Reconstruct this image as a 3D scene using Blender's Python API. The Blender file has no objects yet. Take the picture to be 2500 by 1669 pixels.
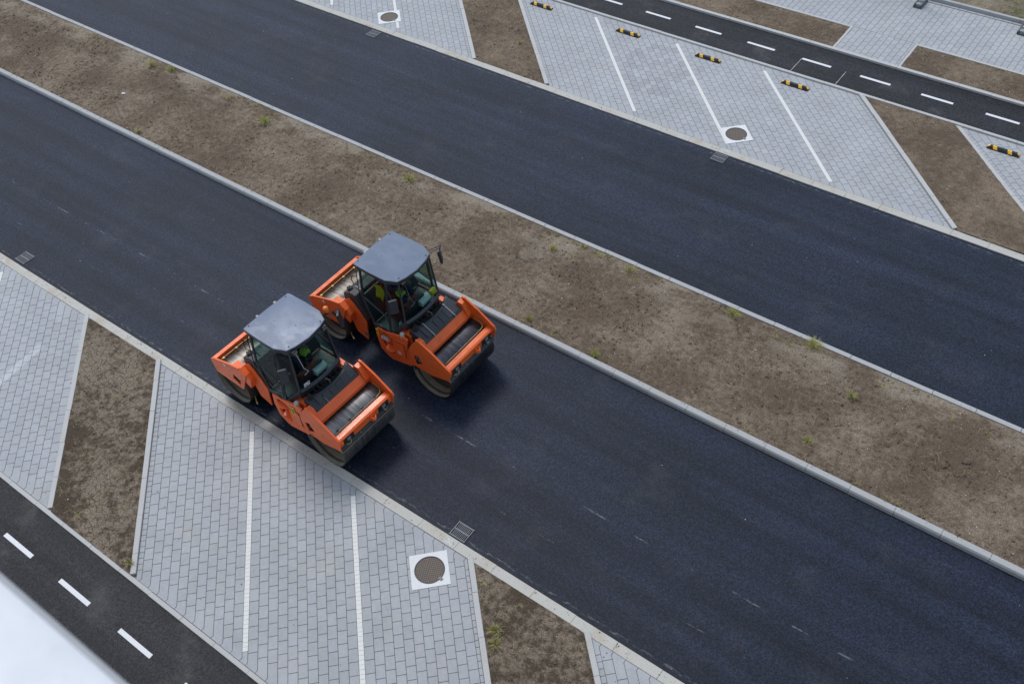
import bpy, bmesh, math, random
from mathutils import Vector, Matrix, noise
from mathutils.geometry import tessellate_polygon
R = math.radians
rnd = random.Random(7)
S = bpy.context.scene
COL = S.collection

# ------------------------------------------------------------------ objects
def tag(o, label=None, cat=None, group=None, kind=None):
    if label: o['label'] = label
    if cat: o['category'] = cat
    if group: o['group'] = group
    if kind: o['kind'] = kind
    return o

def empty(name, loc, label, cat, group=None, rz=0):
    o = bpy.data.objects.new(name, None); COL.objects.link(o)
    o.location = loc; o.rotation_euler.z = rz; o.empty_display_size = .2
    return tag(o, label, cat, group)

def mkobj(name, bm, mats, parent=None, smooth=None, bevel=0, loc=None):
    me = bpy.data.meshes.new(name); bm.to_mesh(me); bm.free()
    for m in (mats if isinstance(mats, (list, tuple)) else [mats]): me.materials.append(m)
    if smooth:
        me.polygons.foreach_set('use_smooth', [True] * len(me.polygons))
        me.set_sharp_from_angle(angle=R(smooth))
    o = bpy.data.objects.new(name, me); COL.objects.link(o)
    if parent: o.parent = parent
    if loc: o.location = loc
    if bevel:
        b = o.modifiers.new('bevel', 'BEVEL'); b.width = bevel; b.segments = 2; b.limit_method = 'ANGLE'; b.angle_limit = R(35)
    return o

# ------------------------------------------------------------------ mesh helpers
def box(bm, x0, x1, y0, y1, z0, z1, mi=0, M=None):
    vs = [bm.verts.new(Vector(p) if M is None else M @ Vector(p)) for p in
          ((x0,y0,z0),(x1,y0,z0),(x1,y1,z0),(x0,y1,z0),(x0,y0,z1),(x1,y0,z1),(x1,y1,z1),(x0,y1,z1))]
    for f in ((0,3,2,1),(4,5,6,7),(0,1,5,4),(1,2,6,5),(2,3,7,6),(3,0,4,7)):
        bm.faces.new([vs[i] for i in f]).material_index = mi

def prism_y(bm, pts, y0, y1, hole=None, mi=0):
    """polygon in x,z extruded in y, optional hole polygon"""
    loops = [[Vector((x, 0, z)) for x, z in pts]] + ([[Vector((x, 0, z)) for x, z in hole]] if hole else [])
    flat = [p for l in loops for p in l]
    tris = tessellate_polygon([[Vector((p.x, p.z, 0)) for p in l] for l in loops])
    A = [bm.verts.new((p.x, y0, p.z)) for p in flat]; B = [bm.verts.new((p.x, y1, p.z)) for p in flat]
    for t in tris:
        for L_ in (A, B):
            try: bm.faces.new([L_[i] for i in t]).material_index = mi
            except ValueError: pass
    k = 0
    for l in loops:
        n = len(l)
        for i in range(n):
            j = (i + 1) % n
            bm.faces.new([A[k+i], A[k+j], B[k+j], B[k+i]]).material_index = mi
        k += n

def prism_z(bm, pts, z0, z1, mi=0, top=None):
    A = [bm.verts.new((x, y, z0)) for x, y in pts]; B = [bm.verts.new((x, y, z1)) for x, y in (top or pts)]
    n = len(pts)
    bm.faces.new(A[::-1]).material_index = mi; bm.faces.new(B).material_index = mi
    for i in range(n):
        j = (i + 1) % n; bm.faces.new([A[i], A[j], B[j], B[i]]).material_index = mi

def fix(bm):
    bmesh.ops.recalc_face_normals(bm, faces=bm.faces); return bm

def tube(bm, pts, r, seg=8, mi=0, closed=False):
    pts = [Vector(p) for p in pts]; rings = []; n = len(pts); up = None
    for i, p in enumerate(pts):
        a = pts[i-1] if (i > 0 or closed) else pts[i]; b = pts[(i+1) % n] if (i < n-1 or closed) else pts[i]
        d = (b - a).normalized()
        if up is None: up = Vector((0,0,1)) if abs(d.z) < .9 else Vector((1,0,0))
        s = d.cross(up)
        if s.length < 1e-4: s = d.cross(Vector((0,1,0)))
        s.normalize(); u = s.cross(d).normalized(); up = u
        rr = r[i] if isinstance(r, (list, tuple)) else r
        rings.append([bm.verts.new(p + rr*(math.cos(2*math.pi*k/seg)*s + math.sin(2*math.pi*k/seg)*u)) for k in range(seg)])
    for i in range(n if closed else n-1):
        a, b = rings[i], rings[(i+1) % n]
        for k in range(seg):
            bm.faces.new([a[k], a[(k+1)%seg], b[(k+1)%seg], b[k]]).material_index = mi
    if not closed:
        bm.faces.new(rings[0][::-1]).material_index = mi; bm.faces.new(rings[-1]).material_index = mi

def cyl(bm, p0, p1, r, seg=20, mi=0): tube(bm, [p0, p1], r, seg, mi)

def lathe_y(bm, prof, cx, cz, seg=64, mi=0, close=False):
    """prof: list of (radius, y) revolved about the y axis through cx,cz"""
    rings = []
    for rr, y in prof:
        rings.append([bm.verts.new((cx + rr*math.cos(2*math.pi*k/seg), y, cz + rr*math.sin(2*math.pi*k/seg))) for k in range(seg)])
    for i in range(len(rings) - 1):
        for k in range(seg):
            bm.faces.new([rings[i][k], rings[i][(k+1)%seg], rings[i+1][(k+1)%seg], rings[i+1][k]]).material_index = mi
    if close:
        bm.faces.new(rings[0]).material_index = mi; bm.faces.new(rings[-1][::-1]).material_index = mi

def slab(bm, quad, t, mi=0):
    """thin plate from a 3d polygon, thickness t along its normal"""
    q = [Vector(p) for p in quad]; n = (q[1]-q[0]).cross(q[2]-q[0]).normalized() * t
    A = [bm.verts.new(p) for p in q]; B = [bm.verts.new(p + n) for p in q]; k = len(q)
    bm.faces.new(A[::-1]).material_index = mi; bm.faces.new(B).material_index = mi
    for i in range(k):
        j = (i+1) % k; bm.faces.new([A[i], A[j], B[j], B[i]]).material_index = mi

# ------------------------------------------------------------------ materials
class NT:
    def __init__(s, name):
        s.m = bpy.data.materials.new(name); s.m.use_nodes = True; s.t = s.m.node_tree; s.t.nodes.clear()
        s.out = s.t.nodes.new('ShaderNodeOutputMaterial')
    def n(s, typ, **kw):
        nd = s.t.nodes.new('ShaderNode' + typ)
        for k, v in kw.items(): setattr(nd, k, v)
        return nd
    def link(s, a, b): s.t.links.new(a, b)
    def put(s, sock, v):
        if isinstance(v, bpy.types.NodeSocket): s.link(v, sock)
        else:
            if hasattr(sock.default_value, '__len__') and not hasattr(v, '__len__'): v = [v]*len(sock.default_value)
            if hasattr(v, '__len__') and len(sock.default_value) == 4 and len(v) == 3: v = (*v, 1)
            sock.default_value = v
    def coord(s, sc=(1,1,1), rot=0, loc=(0,0,0)):
        g = s.n('NewGeometry') if False else s.n('TexCoord'); mp = s.n('Mapping')
        s.link(g.outputs['Object'], mp.inputs[0]); mp.inputs['Scale'].default_value = sc
        mp.inputs['Rotation'].default_value = (0, 0, rot); mp.inputs['Location'].default_value = loc
        return mp.outputs[0]
    def noise(s, vec, scale, detail=3, rough=.5, out=0):
        k = s.n('TexNoise'); s.link(vec, k.inputs['Vector']); k.inputs['Scale'].default_value = scale
        k.inputs['Detail'].default_value = detail; k.inputs['Roughness'].default_value = rough; return k.outputs[out]
    def voro(s, vec, scale, feature='F1', out=0, rand=1):
        k = s.n('TexVoronoi', feature=feature); s.link(vec, k.inputs['Vector']); k.inputs['Scale'].default_value = scale
        k.inputs['Randomness'].default_value = rand
        return k.outputs[out]
    def math(s, op, a, b=0.0, c=0.0, clamp=False):
        k = s.n('Math', operation=op, use_clamp=clamp); s.put(k.inputs[0], a); s.put(k.inputs[1], b); s.put(k.inputs[2], c); return k.outputs[0]
    def mr(s, v, a, b, c=0., d=1.):
        k = s.n('MapRange', interpolation_type='SMOOTHSTEP'); s.put(k.inputs[0], v)
        for i, q in enumerate((a, b, c, d)): k.inputs[i+1].default_value = q
        return k.outputs[0]
    def mix(s, f, a, b, blend='MIX'):
        k = s.n('Mix', data_type='RGBA', blend_type=blend); s.put(k.inputs[0], f); s.put(k.inputs[6], a); s.put(k.inputs[7], b); return k.outputs[2]
    def sep(s, vec):
        k = s.n('SeparateXYZ'); s.link(vec, k.inputs[0]); return k.outputs
    def bump(s, h, strength=.3, dist=.01, nrm=None):
        k = s.n('Bump'); k.inputs['Strength'].default_value = strength; k.inputs['Distance'].default_value = dist; s.put(k.inputs['Height'], h)
        if nrm: s.link(nrm, k.inputs['Normal'])
        return k.outputs[0]
    def attr(s, name):
        k = s.n('Attribute'); k.attribute_name = name; return k.outputs['Fac']
    def bsdf(s, color, rough=.8, metal=0, normal=None, spec=None, coat=0, emis=None):
        k = s.n('BsdfPrincipled'); s.put(k.inputs['Base Color'], color); s.put(k.inputs['Roughness'], rough); s.put(k.inputs['Metallic'], metal)
        if normal: s.link(normal, k.inputs['Normal'])
        if spec is not None: s.put(k.inputs['Specular IOR Level'], spec)
        if coat: k.inputs['Coat Weight'].default_value = coat; k.inputs['Coat Roughness'].default_value = .12
        s.link(k.outputs[0], s.out.inputs[0]); return s.m

def asphalt(name, base, seam_y, scuff, kerb_y, warm=0.):
    t = NT(name); c = t.coord(); x, y, z = t.sep(c)
    fine = t.noise(c, 55, 3, .7); agg = t.voro(c, 42, out=1)
    aggf = t.n('SeparateColor'); t.link(agg, aggf.inputs[0])
    mid = t.noise(c, 17, 3, .8)
    low = t.noise(t.coord((.25, .6, 1)), 1, 4, .6)
    streak = t.noise(t.coord((.03, 1.3, 1)), 1.6, 5, .6)
    f = t.math('ADD', t.math('MULTIPLY', t.math('SUBTRACT', fine, .5), 1.5), 1)
    f = t.math('MULTIPLY', f, t.mr(aggf.outputs[0], 0, 1, .5, 1.5)); f = t.math('MULTIPLY', f, t.mr(mid, .3, .7, .72, 1.28))
    f = t.math('MULTIPLY', f, t.mr(low, .3, .7, .88, 1.14)); f = t.math('MULTIPLY', f, t.mr(streak, .3, .7, .76, 1.28))
    col = t.mix(t.mr(low, .4, .6), base, (base[0]*.97+.001+warm, base[1]*1.0, base[2]*1.06))
    vm = t.n('VectorMath', operation='SCALE'); t.link(col, vm.inputs[0]); t.link(f, vm.inputs['Scale']); col = vm.outputs[0]
    # pale stone chips
    spk = t.math('MULTIPLY', t.mr(t.voro(c, 17), .10, .05), t.math('GREATER_THAN', t.noise(c, 9, 1), .66))
    col = t.mix(t.math('MULTIPLY', spk, .3), col, (.24, .25, .27))
    dust = t.mr(t.noise(c, .75, 5, .65), .52, .75)
    col = t.mix(t.math('MULTIPLY', dust, .22 if name == 'path_asphalt' else .06), col, (.2, .19, .18))
    for sy, w, thr, amt in scuff:      # steel-drum scrape marks, long broken thin lines
        dy = t.math('ABSOLUTE', t.math('SUBTRACT', t.math('ADD', y, t.math('MULTIPLY', t.math('SUBTRACT', t.noise(t.coord((.25,0,0)), 1, 2), .5), .12)), sy))
        band = t.mr(dy, w, w*.35)
        brk = t.mr(t.noise(t.coord((1.1, .0, 0), loc=(sy*3, 0, 0)), 1, 4, .7), thr, thr + .09)
        m = t.math('MULTIPLY', t.math('MULTIPLY', band, brk), t.mr(t.noise(t.coord((9, 40, 1)), 1, 3), .35, .65))
        col = t.mix(t.math('MULTIPLY', m, amt), col, (.27, .28, .31))
    for ky, sgn in kerb_y:             # ragged bitumen joint beside the gutter
        d = t.math('MULTIPLY', t.math('SUBTRACT', y, ky), sgn)
        rag = t.math('ADD', d, t.math('MULTIPLY', t.math('SUBTRACT', t.noise(t.coord((2.2, 9, 1)), 1, 5, .7), .5), .16))
        dark = t.math('MULTIPLY', t.mr(rag, .11, .03), t.mr(rag, -.08, -.02)); lite = t.math('MULTIPLY', t.mr(rag, .17, .12), t.mr(rag, .08, .11))
        lite = t.math('MULTIPLY', lite, t.mr(t.noise(t.coord((5, 22, 1)), 1, 4, .7), .5, .62))
        col = t.mix(t.math('MULTIPLY', dark, .6), col, (.012, .013, .018)); col = t.mix(t.math('MULTIPLY', lite, .5), col, (.22, .22, .22))
    h = t.math('ADD', t.math('MULTIPLY', fine, .6), t.math('MULTIPLY', aggf.outputs[0], .4))
    return t.bsdf(col, t.mr(fine, .3, .7, .45, .66), normal=t.bump(h, .5, .008), spec=.17)

def concrete(name, base, stain=(.42,.36,.27), amt=.3, scale=1.0, bump=.25, rough=.85):
    t = NT(name); c = t.coord()
    n1 = t.noise(c, 1.3*scale, 6, .65); n2 = t.noise(c, 60, 4, .7); n3 = t.noise(c, 7*scale, 5, .7)
    k = [b for b in base]
    col = t.mix(t.mr(n2, .25, .75), [b*.86 for b in k], [min(1, b*1.1) for b in k])
    col = t.mix(t.math('MULTIPLY', t.mr(n1, .48, .72), amt), col, stain)
    col = t.mix(t.math('MULTIPLY', t.mr(n3, .58, .75), amt*.6), col, [b*.6 for b in k])
    spot = t.math('MULTIPLY', t.mr(t.voro(c, 5.5), .07, .04), t.math('GREATER_THAN', t.noise(c, 2.3, 2), .55))
    col = t.mix(t.math('MULTIPLY', spot, .55), col, (.05,.05,.05))
    return t.bsdf(col, rough, normal=t.bump(t.math('ADD', n2, n3), bump, .004))

def paver_mat(name, base):
    t = NT(name); c = t.coord(); tone = t.attr('tone'); hue = t.attr('hue')
    n1 = t.noise(c, 90, 3, .7); n2 = t.noise(c, 1.1, 5, .6); n3 = t.noise(c, 14, 5, .7)
    col = t.mix(hue, base, (base[0]*1.01, base[1]*1.0, base[2]*.965))
    col = t.mix(t.math('MULTIPLY', t.mr(t.attr('hue'), .8, 1.), .3), col, (base[0]*.96, base[1]*.9, base[2]*.98))
    f = t.math('MULTIPLY', t.math('ADD', t.math('MULTIPLY', tone, .17), .91), t.mr(n1, .3, .7, .9, 1.09))
    f = t.math('MULTIPLY', f, t.mr(n2, .3, .75, .94, 1.05)); f = t.math('MULTIPLY', f, t.mr(n3, .3, .8, 1.04, .9))
    vm = t.n('VectorMath', operation='SCALE'); t.link(col, vm.inputs[0]); t.link(f, vm.inputs['Scale']); col = vm.outputs[0]
    px_, py_, pz_ = t.sep(c); sm = t.math('ADD', t.math('ADD', px_, 20.94), t.math('MULTIPLY', t.math('SUBTRACT', py_, 4.63), .126))
    sm = t.math('MULTIPLY', t.mr(t.math('ABSOLUTE', sm), .13, .08), t.math('MULTIPLY', t.mr(py_, 6.1, 5.9), t.mr(py_, 3.9, 4.3)))
    col = t.mix(t.math('MULTIPLY', sm, t.mr(n3, .3, .65, .1, .5)), col, (.62,.64,.66))
    dust = t.mr(t.noise(c, .8, 6, .7), .58, .78)
    col = t.mix(t.math('MULTIPLY', dust, .3), col, (.45, .40, .31))
    dark = t.math('MULTIPLY', t.mr(t.voro(c, 3.3), .05, .025), t.math('GREATER_THAN', t.noise(c, 1.9, 1), .5))
    col = t.mix(t.math('MULTIPLY', dark, .75), col, (.06, .055, .05))
    return t.bsdf(col, .82, normal=t.bump(n1, .25, .003), spec=.3)

def soil_mat(name, dark, light, bias=.5, crack=False, green=0.):
    t = NT(name); c = t.coord()
    n1 = t.noise(c, .55, 6, .62); n2 = t.noise(c, 7, 6, .7); n3 = t.noise(c, 38, 4, .75); n4 = t.noise(c, 130, 2, .6)
    m = t.math('ADD', t.math('MULTIPLY', n1, .55), t.math('MULTIPLY', n2, .45))
    lo_, hi_ = (bias-.05, bias+.09) if crack else (bias-.09, bias+.15); col = t.mix(t.mr(m, lo_, hi_), dark, light)
    if name == 'dry_soil':
        x, y, z = t.sep(c); b_ = t.math('MULTIPLY', t.mr(y, 15.9, 16.5), t.mr(t.noise(t.coord((.5,1,1)), 1.1, 4, .6), .46, .58)); col = t.mix(t.math('MULTIPLY', b_, .75), col, (.31,.262,.205))
    f = t.math('MULTIPLY', t.mr(n3, .28, .72, .50, 1.42), t.mr(n4, .25, .75, .8, 1.2))
    vm = t.n('VectorMath', operation='SCALE'); t.link(col, vm.inputs[0]); t.link(f, vm.inputs['Scale']); col = vm.outputs[0]
    h = t.math('ADD', n3, t.math('MULTIPLY', n4, .4))
    if crack:
        cv = t.n('VectorMath', operation='ADD'); nn = t.n('TexNoise'); t.link(c, nn.inputs['Vector']); nn.inputs['Scale'].default_value = 6
        sc = t.n('VectorMath', operation='SCALE'); t.link(nn.outputs[1], sc.inputs[0]); sc.inputs['Scale'].default_value = .12
        t.link(c, cv.inputs[0]); t.link(sc.outputs[0], cv.inputs[1])
        e = t.voro(cv.outputs[0], 6, 'DISTANCE_TO_EDGE'); e2 = t.mr(e, .035, .010); e2 = t.math('MULTIPLY', e2, t.mr(n1, .46, .6))
        col = t.mix(t.math('MULTIPLY', e2, .45), col, [q*.35 for q in dark]); h = t.math('SUBTRACT', h, t.math('MULTIPLY', e2, 1.2))
    if green:
        g = t.mr(t.noise(c, 1.6, 6, .7), .5, .66); col = t.mix(t.math('MULTIPLY', g, green), col, (.10, .115, .04))
    stone = t.math('MULTIPLY', t.mr(t.voro(c, 13), .10, .06), t.math('GREATER_THAN', t.noise(c, 5, 1), .60))
    col = t.mix(t.math('MULTIPLY', stone, .6), col, (.42, .39, .34))
    return t.bsdf(col, .95, normal=t.bump(h, .8, .035), spec=.15)

def paint(name, base, rough=.35, dirt=(.12,.09,.06), amt=.25, metal=0, coat=0., nscale=3, bumpd=.0):
    t = NT(name); c = t.coord(); n1 = t.noise(c, nscale, 6, .7); n2 = t.noise(c, 45, 4, .7)
    col = t.mix(t.math('MULTIPLY', t.mr(n1, .5, .75), amt), base, dirt)
    col = t.mix(t.math('MULTIPLY', t.mr(n2, .55, .75), amt*.5), col, [q*.55 for q in base])
    return t.bsdf(col, t.mr(n1, .3, .75, rough, min(1, rough+.25)), metal, coat=coat, normal=t.bump(n2, .12, .002) if bumpd else None)

def plain(name, base, rough=.6, metal=0, **k): return paint(name, base, rough, [q*.5+.02 for q in base], .3, metal)

def drum_mat(name, lo, hi, brown, worn):
    t = NT(name); c = t.coord(); x, y, z = t.sep(c)
    rings = t.noise(t.coord((.03, 1, .03)), 95, 4, .75); rings2 = t.noise(t.coord((.01, 1, .01)), 9, 3, .6)
    n1 = t.noise(c, 2.2, 5, .6)
    col = t.mix(t.mr(rings, .3, .7), lo, hi); col = t.mix(t.math('MULTIPLY', t.mr(rings2, .45, .7), .5), col, [q*.6 for q in lo])
    ay = t.math('ABSOLUTE', y)
    edge = t.mr(t.math('ADD', ay, t.math('MULTIPLY', t.math('SUBTRACT', n1, .5), .2)), .66, .78)
    col = t.mix(t.math('MULTIPLY', edge, .75), col, brown); col = t.mix(t.math('MULTIPLY', t.mr(n1, .5, .7), worn), col, brown)
    return t.bsdf(col, t.mr(rings, .3, .7, .38, .52), t.math('MULTIPLY', t.math('SUBTRACT', 1, t.math('MULTIPLY', edge, .5)), .9), normal=t.bump(rings, .15, .001))

def glass_mat(name, tint):
    t = NT(name); tr = t.n('BsdfTransparent'); tr.inputs[0].default_value = (*tint, 1); gl = t.n('BsdfGlossy'); gl.inputs['Roughness'].default_value = .03
    fr = t.n('Fresnel'); fr.inputs[0].default_value = 1.5; mx = t.n('MixShader'); t.link(t.math('ADD', t.math('MULTIPLY', fr.outputs[0], .5), .0, clamp=True), mx.inputs[0])
    t.link(tr.outputs[0], mx.inputs[1]); t.link(gl.outputs[0], mx.inputs[2]); t.link(mx.outputs[0], t.out.inputs[0]); return t.m

def cover_mat():
    t = NT('cast_iron'); c = t.coord(rot=R(20)); v = t.voro(c, 22, rand=0); n = t.noise(c, 8, 5, .7); n2 = t.noise(c, 60, 3, .7)
    col = t.mix(t.mr(n, .4, .68), (.165,.14,.125), (.22,.15,.10)); col = t.mix(t.mr(v, .36, .46), col, (.085,.075,.068))
    col = t.mix(t.math('MULTIPLY', t.mr(n2, .55, .75), .5), col, (.3,.27,.23))
    return t.bsdf(col, .7, .4, normal=t.bump(t.mr(v, .42, .3), .6, .01))

def roof_mat(name, base, mottle, rough):
    t = NT(name); c = t.coord(); n = t.noise(c, .9, 4, .5); n2 = t.noise(t.coord((1,1.5,1)), 2.1, 6, .62); n3 = t.noise(c, 80, 2)
    col = t.mix(t.math('MULTIPLY', t.mr(n, .42, .66), mottle), base, [q*1.6+.03 for q in base])  # pale blotches in the colour mimic cloud reflections and rain stains
    col = t.mix(t.math('MULTIPLY', t.mr(n2, .56, .68), mottle), col, (.36,.35,.36))
    col = t.mix(t.math('MULTIPLY', t.mr(n2, .44, .30), mottle*.4), col, [q*.75 for q in base])
    return t.bsdf(col, t.mr(n2, .35, .7, rough, rough+.22), spec=.35, normal=t.bump(n, .10*mottle, .03))

M = {}
M['road'] = asphalt('new_asphalt', (.0112,.0166,.0305), 0, [(9.83,.028,.50,.5), (8.72,.020,.54,.4), (10.3,.018,.60,.3), (9.1,.015,.62,.3), (11.7,.02,.62,.3), (19.2,.02,.66,.3)], [(7.61,1)])
M['road2'] = asphalt('new_asphalt_upper_road', (.0140,.0200,.0345), 0, [(19.05,.02,.64,.35), (18.3,.015,.66,.3)], [(22.5,-1)])
M['path'] = asphalt('path_asphalt', (.0205,.0215,.025), 0, [(1.6,.03,.62,.3),(28.9,.05,.6,.3)], [], 0.)
M['kerb_warm'] = concrete('gutter_concrete', (.45,.44,.41), (.36,.29,.19), .6)
M['kerb'] = concrete('kerb_concrete', (.365,.37,.378), (.33,.31,.26), .4)
M['kerb_light'] = concrete('edging_concrete', (.44,.44,.44), (.36,.32,.25), .35)
M['paver'] = paver_mat('grey_pavers', (.362,.376,.400))
M['white_paver'] = concrete('white_pavers', (.66,.66,.64), (.5,.48,.42), .15)
M['joint'] = concrete('joint_sand', (.17,.165,.15), (.16,.14,.09), .5)
M['slabwhite'] = concrete('white_concrete', (.66,.67,.68), (.55,.52,.45), .25, 2)
M['marking'] = concrete('road_paint', (.66,.67,.70), (.5,.5,.5), .1, bump=.1, rough=.6)
M['soil'] = soil_mat('dry_soil', (.134,.100,.073), (.275,.221,.167), .505)
M['soil_dark'] = soil_mat('dark_turned_soil', (.126,.094,.068), (.245,.190,.138), .49)
M['soil_crack'] = soil_mat('cracked_soil', (.088,.067,.048), (.255,.207,.158), .485, crack=True)
M['soil_pale'] = soil_mat('pale_dusty_soil', (.165,.135,.105), (.27,.225,.178), .48)
M['crumb'] = plain('dark_crumbs', (.06,.05,.038), .95)
M['orangeB'] = paint('worn_orange_paint', (.74,.125,.018), .42, (.22,.09,.035), .4, coat=.15, nscale=5)
M['field'] = soil_mat('field_soil', (.15,.125,.09), (.30,.25,.19), .5, green=.9)
M['grassblade'] = plain('weed_green', (.25,.265,.045), .7)
M['grassdry'] = plain('straw', (.36,.29,.15), .8)
M['iron'] = cover_mat()
M['grate'] = plain('grate_iron', (.19,.20,.22), .6, .1)
M['black'] = plain('hole_shade_black', (.004,.004,.005), .9)  # flat black standing in for the dark depth of holes
M['rubber'] = plain('black_rubber', (.012,.013,.016), .55)
M['yellow'] = plain('reflective_yellow', (.90,.50,.03), .4)
M['orange'] = paint('orange_paint', (.84,.130,.018), .38, (.30,.10,.03), .22, coat=.25)
M['plastic'] = paint('anthracite_plastic', (.030,.034,.042), .42, (.08,.075,.07), .5, nscale=4)
M['cabpaint'] = paint('cab_grey_paint', (.036,.040,.050), .4, (.09,.085,.08), .35)
M['dark'] = paint('machine_black', (.010,.010,.012), .6, (.03,.026,.02), .5)
M['roofA'] = roof_mat('cloud_mottled_roof', (.115,.150,.225), .3, .3)  # mottle amount sets the painted cloud reflections and rain stains
M['roofB'] = roof_mat('dull_roof', (.130,.165,.235), .08, .55)
M['drumA'] = drum_mat('polished_drum', (.085,.083,.085), (.36,.355,.36), (.08,.064,.045), .25)
M['drumB'] = drum_mat('dark_scored_drum', (.030,.030,.038), (.14,.14,.165), (.04,.03,.02), .4)
M['drumR'] = drum_mat('brown_worn_drum', (.07,.062,.052), (.235,.22,.20), (.08,.062,.042), .6)
M['mud_shade'] = concrete('shaded_mud_steel', (.075,.065,.05), (.035,.03,.02), .8, 2.5)  # darker mud tone: stains plus painted shade of the drum recess
M['mud'] = concrete('mud_coated_steel', (.25,.225,.175), (.11,.092,.065), .6, 1.6)
M['brass'] = plain('brass', (.42,.33,.16), .4, .7)
M['steel'] = plain('bare_steel', (.26,.26,.26), .5, .8)
M['glass'] = glass_mat('tinted_glass', (.52,.69,.67))
M['mirror'] = plain('mirror_glass', (.05,.06,.08), .1, .9)
M['label_y'] = plain('label_yellow', (.75,.50,.03), .5)
M['ink'] = plain('label_ink', (.015,.015,.015), .6)
M['label_w'] = plain('sticker_white', (.62,.62,.66), .5)
M['pink'] = plain('faded_pink_sticker', (.75,.38,.38), .6)
M['red'] = plain('signal_red', (.42,.012,.012), .35)
M['lens'] = plain('lamp_lens', (.22,.23,.25), .2, .2)
M['amber'] = plain('amber_plastic', (.75,.18,.02), .2)
M['seat'] = plain('seat_fabric', (.025,.028,.035), .9)
M['teal'] = plain('pale_box', (.80,.86,.84), .7)
M['navy'] = plain('navy_workwear', (.015,.018,.06), .9)
M['blue'] = plain('blue_shirt', (.06,.20,.42), .85)
M['hivis'] = plain('hi_vis_fabric', (.38,.62,.06), .8)
M['hivisy'] = plain('hi_vis_yellow_fabric', (.72,.55,.03), .85)
M['skin'] = plain('skin', (.26,.14,.09), .6)
M['hair'] = plain('dark_hair', (.03,.02,.015), .7)
M['greenplastic'] = plain('grey_green_recycled_plastic', (.28,.34,.33), .7)
M['darkplastic'] = plain('dark_recycled_plastic', (.085,.085,.095), .7)
M['galv'] = plain('galvanised_steel', (.45,.47,.48), .45, .7)
M['ledge'] = paint('white_coated_metal', (.55,.57,.61), .45, (.42,.44,.47), .5, nscale=4)
M['wall'] = concrete('building_render', (.5,.5,.5))
M['paper'] = plain('white_paper', (.85,.85,.86), .8)

# ------------------------------------------------------------------ setting: flat sheets
X0, X1 = -62., 26.
def sheet(name, x0, x1, y0, y1, z, m, kind='structure', sub=1):
    bm = bmesh.new(); vs = [bm.verts.new(p) for p in ((x0,y0,z),(x1,y0,z),(x1,y1,z),(x0,y1,z))]; bm.faces.new(vs)
    o = mkobj(name, bm, m); tag(o, kind=kind); return o
sheet('ground', -400, 400, -400, 400, -.10, M['field'])
sheet('road', X0, X1, 7.605, 13.34, 0, M['road'])
sheet('road', X0, X1, 16.95, 22.505, 0, M['road2'])
sheet('bicycle_path', X0, X1, 1.12, 2.905, .0, M['path'])
sheet('bicycle_path', X0, X1, 27.40, 29.30, .03, M['path'])
sheet('paving_bed', X0, X1, 2.95, 7.40, .010, M['joint'])
sheet('paving_bed', X0, X1, 22.70, 27.34, .010, M['joint'])
sheet('paving_bed', X0, X1, 29.38, 33.9, .05, M['joint'])

# kerbs: one metre stones with open joints.  profile: (offset across, z)
def kerb(name, a, b, prof, m, gap=.007, L=1.0, ph=0.):
    a = Vector((*a, 0)); b = Vector((*b, 0)); d = (b - a); T = d.length; d.normalize(); s = Vector((d.y, -d.x, 0)) * -1  # left of travel
    bm = bmesh.new(); t = -ph
    while t < T:
        t0, t1 = max(t, 0), min(t + L - gap, T)
        if t1 > t0 + .02:
            jz = rnd.uniform(-.003, .003); jo = rnd.uniform(-.004, .004)
            r0 = [bm.verts.new(a + d*t0 + s*(o+jo) + Vector((0,0,z+jz))) for o, z in prof]
            r1 = [bm.verts.new(a + d*t1 + s*(o+jo) + Vector((0,0,z+jz))) for o, z in prof]
            n = len(prof)
            bm.faces.new(r0); bm.faces.new(r1[::-1])
            for i in range(n): bm.faces.new([r0[i], r0[(i+1)%n], r1[(i+1)%n], r1[i]])
        t += L
    return tag(mkobj(name, fix(bm), m), kind='structure')
def flatk(w, z0, z1, c=.006): return [(0,-.08),(0,z0-c),(c,z0),(w-c,z1),(w,z1-c),(w,-.08)]
kerb('kerb', (X0, 2.90), (X1, 2.90), flatk(.10, .035, .035), M['kerb_light'])
kerb('kerb', (X0, 7.375), (X1, 7.375), flatk(.235, .040, .018), M['kerb_warm'], ph=.35)
kerb('kerb', (X0, 13.30), (X1, 13.30), [(0,-.08),(.004,.095),(.030,.138),(.165,.14),(.17,.135),(.17,-.08)], M['kerb'], ph=.1, gap=.008)
kerb('kerb', (X0, 16.84), (X1, 16.84), [(0,-.08),(0,.125),(.005,.13),(.125,.128),(.158,.09),(.16,-.08)], M['kerb'], ph=.6, gap=.012)
kerb('kerb', (X0, 22.50), (X1, 22.50), flatk(.225, .018, .040), M['kerb_warm'], ph=.2)
kerb('kerb', (X0, 27.32), (X1, 27.32), flatk(.105, .088, .088), M['kerb_light'])
kerb('kerb', (X0, 29.28), (X1, 29.28), flatk(.135, .105, .105), M['kerb_light'], ph=.4)
kerb('kerb', (X0, 1.02), (X1, 1.02), flatk(.10, .035, .035), M['kerb_light'])
kerb('kerb', (X0, 33.88), (X1, 33.88), flatk(.11, .20, .20), M['kerb'])
for xa, xb in ((X0, -9.57), (-7.42, X1)):
    kerb('kerb', (xa, 30.88), (xb, 30.88), flatk(.09, .092, .092), M['kerb_light'])
kerb('kerb', (-9.57, 29.42), (-9.57, 30.88), flatk(.09, .090, .090), M['kerb_light'])
kerb('kerb', (-7.33, 29.42), (-7.33, 30.88), flatk(.09, .090, .090), M['kerb_light'])
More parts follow.
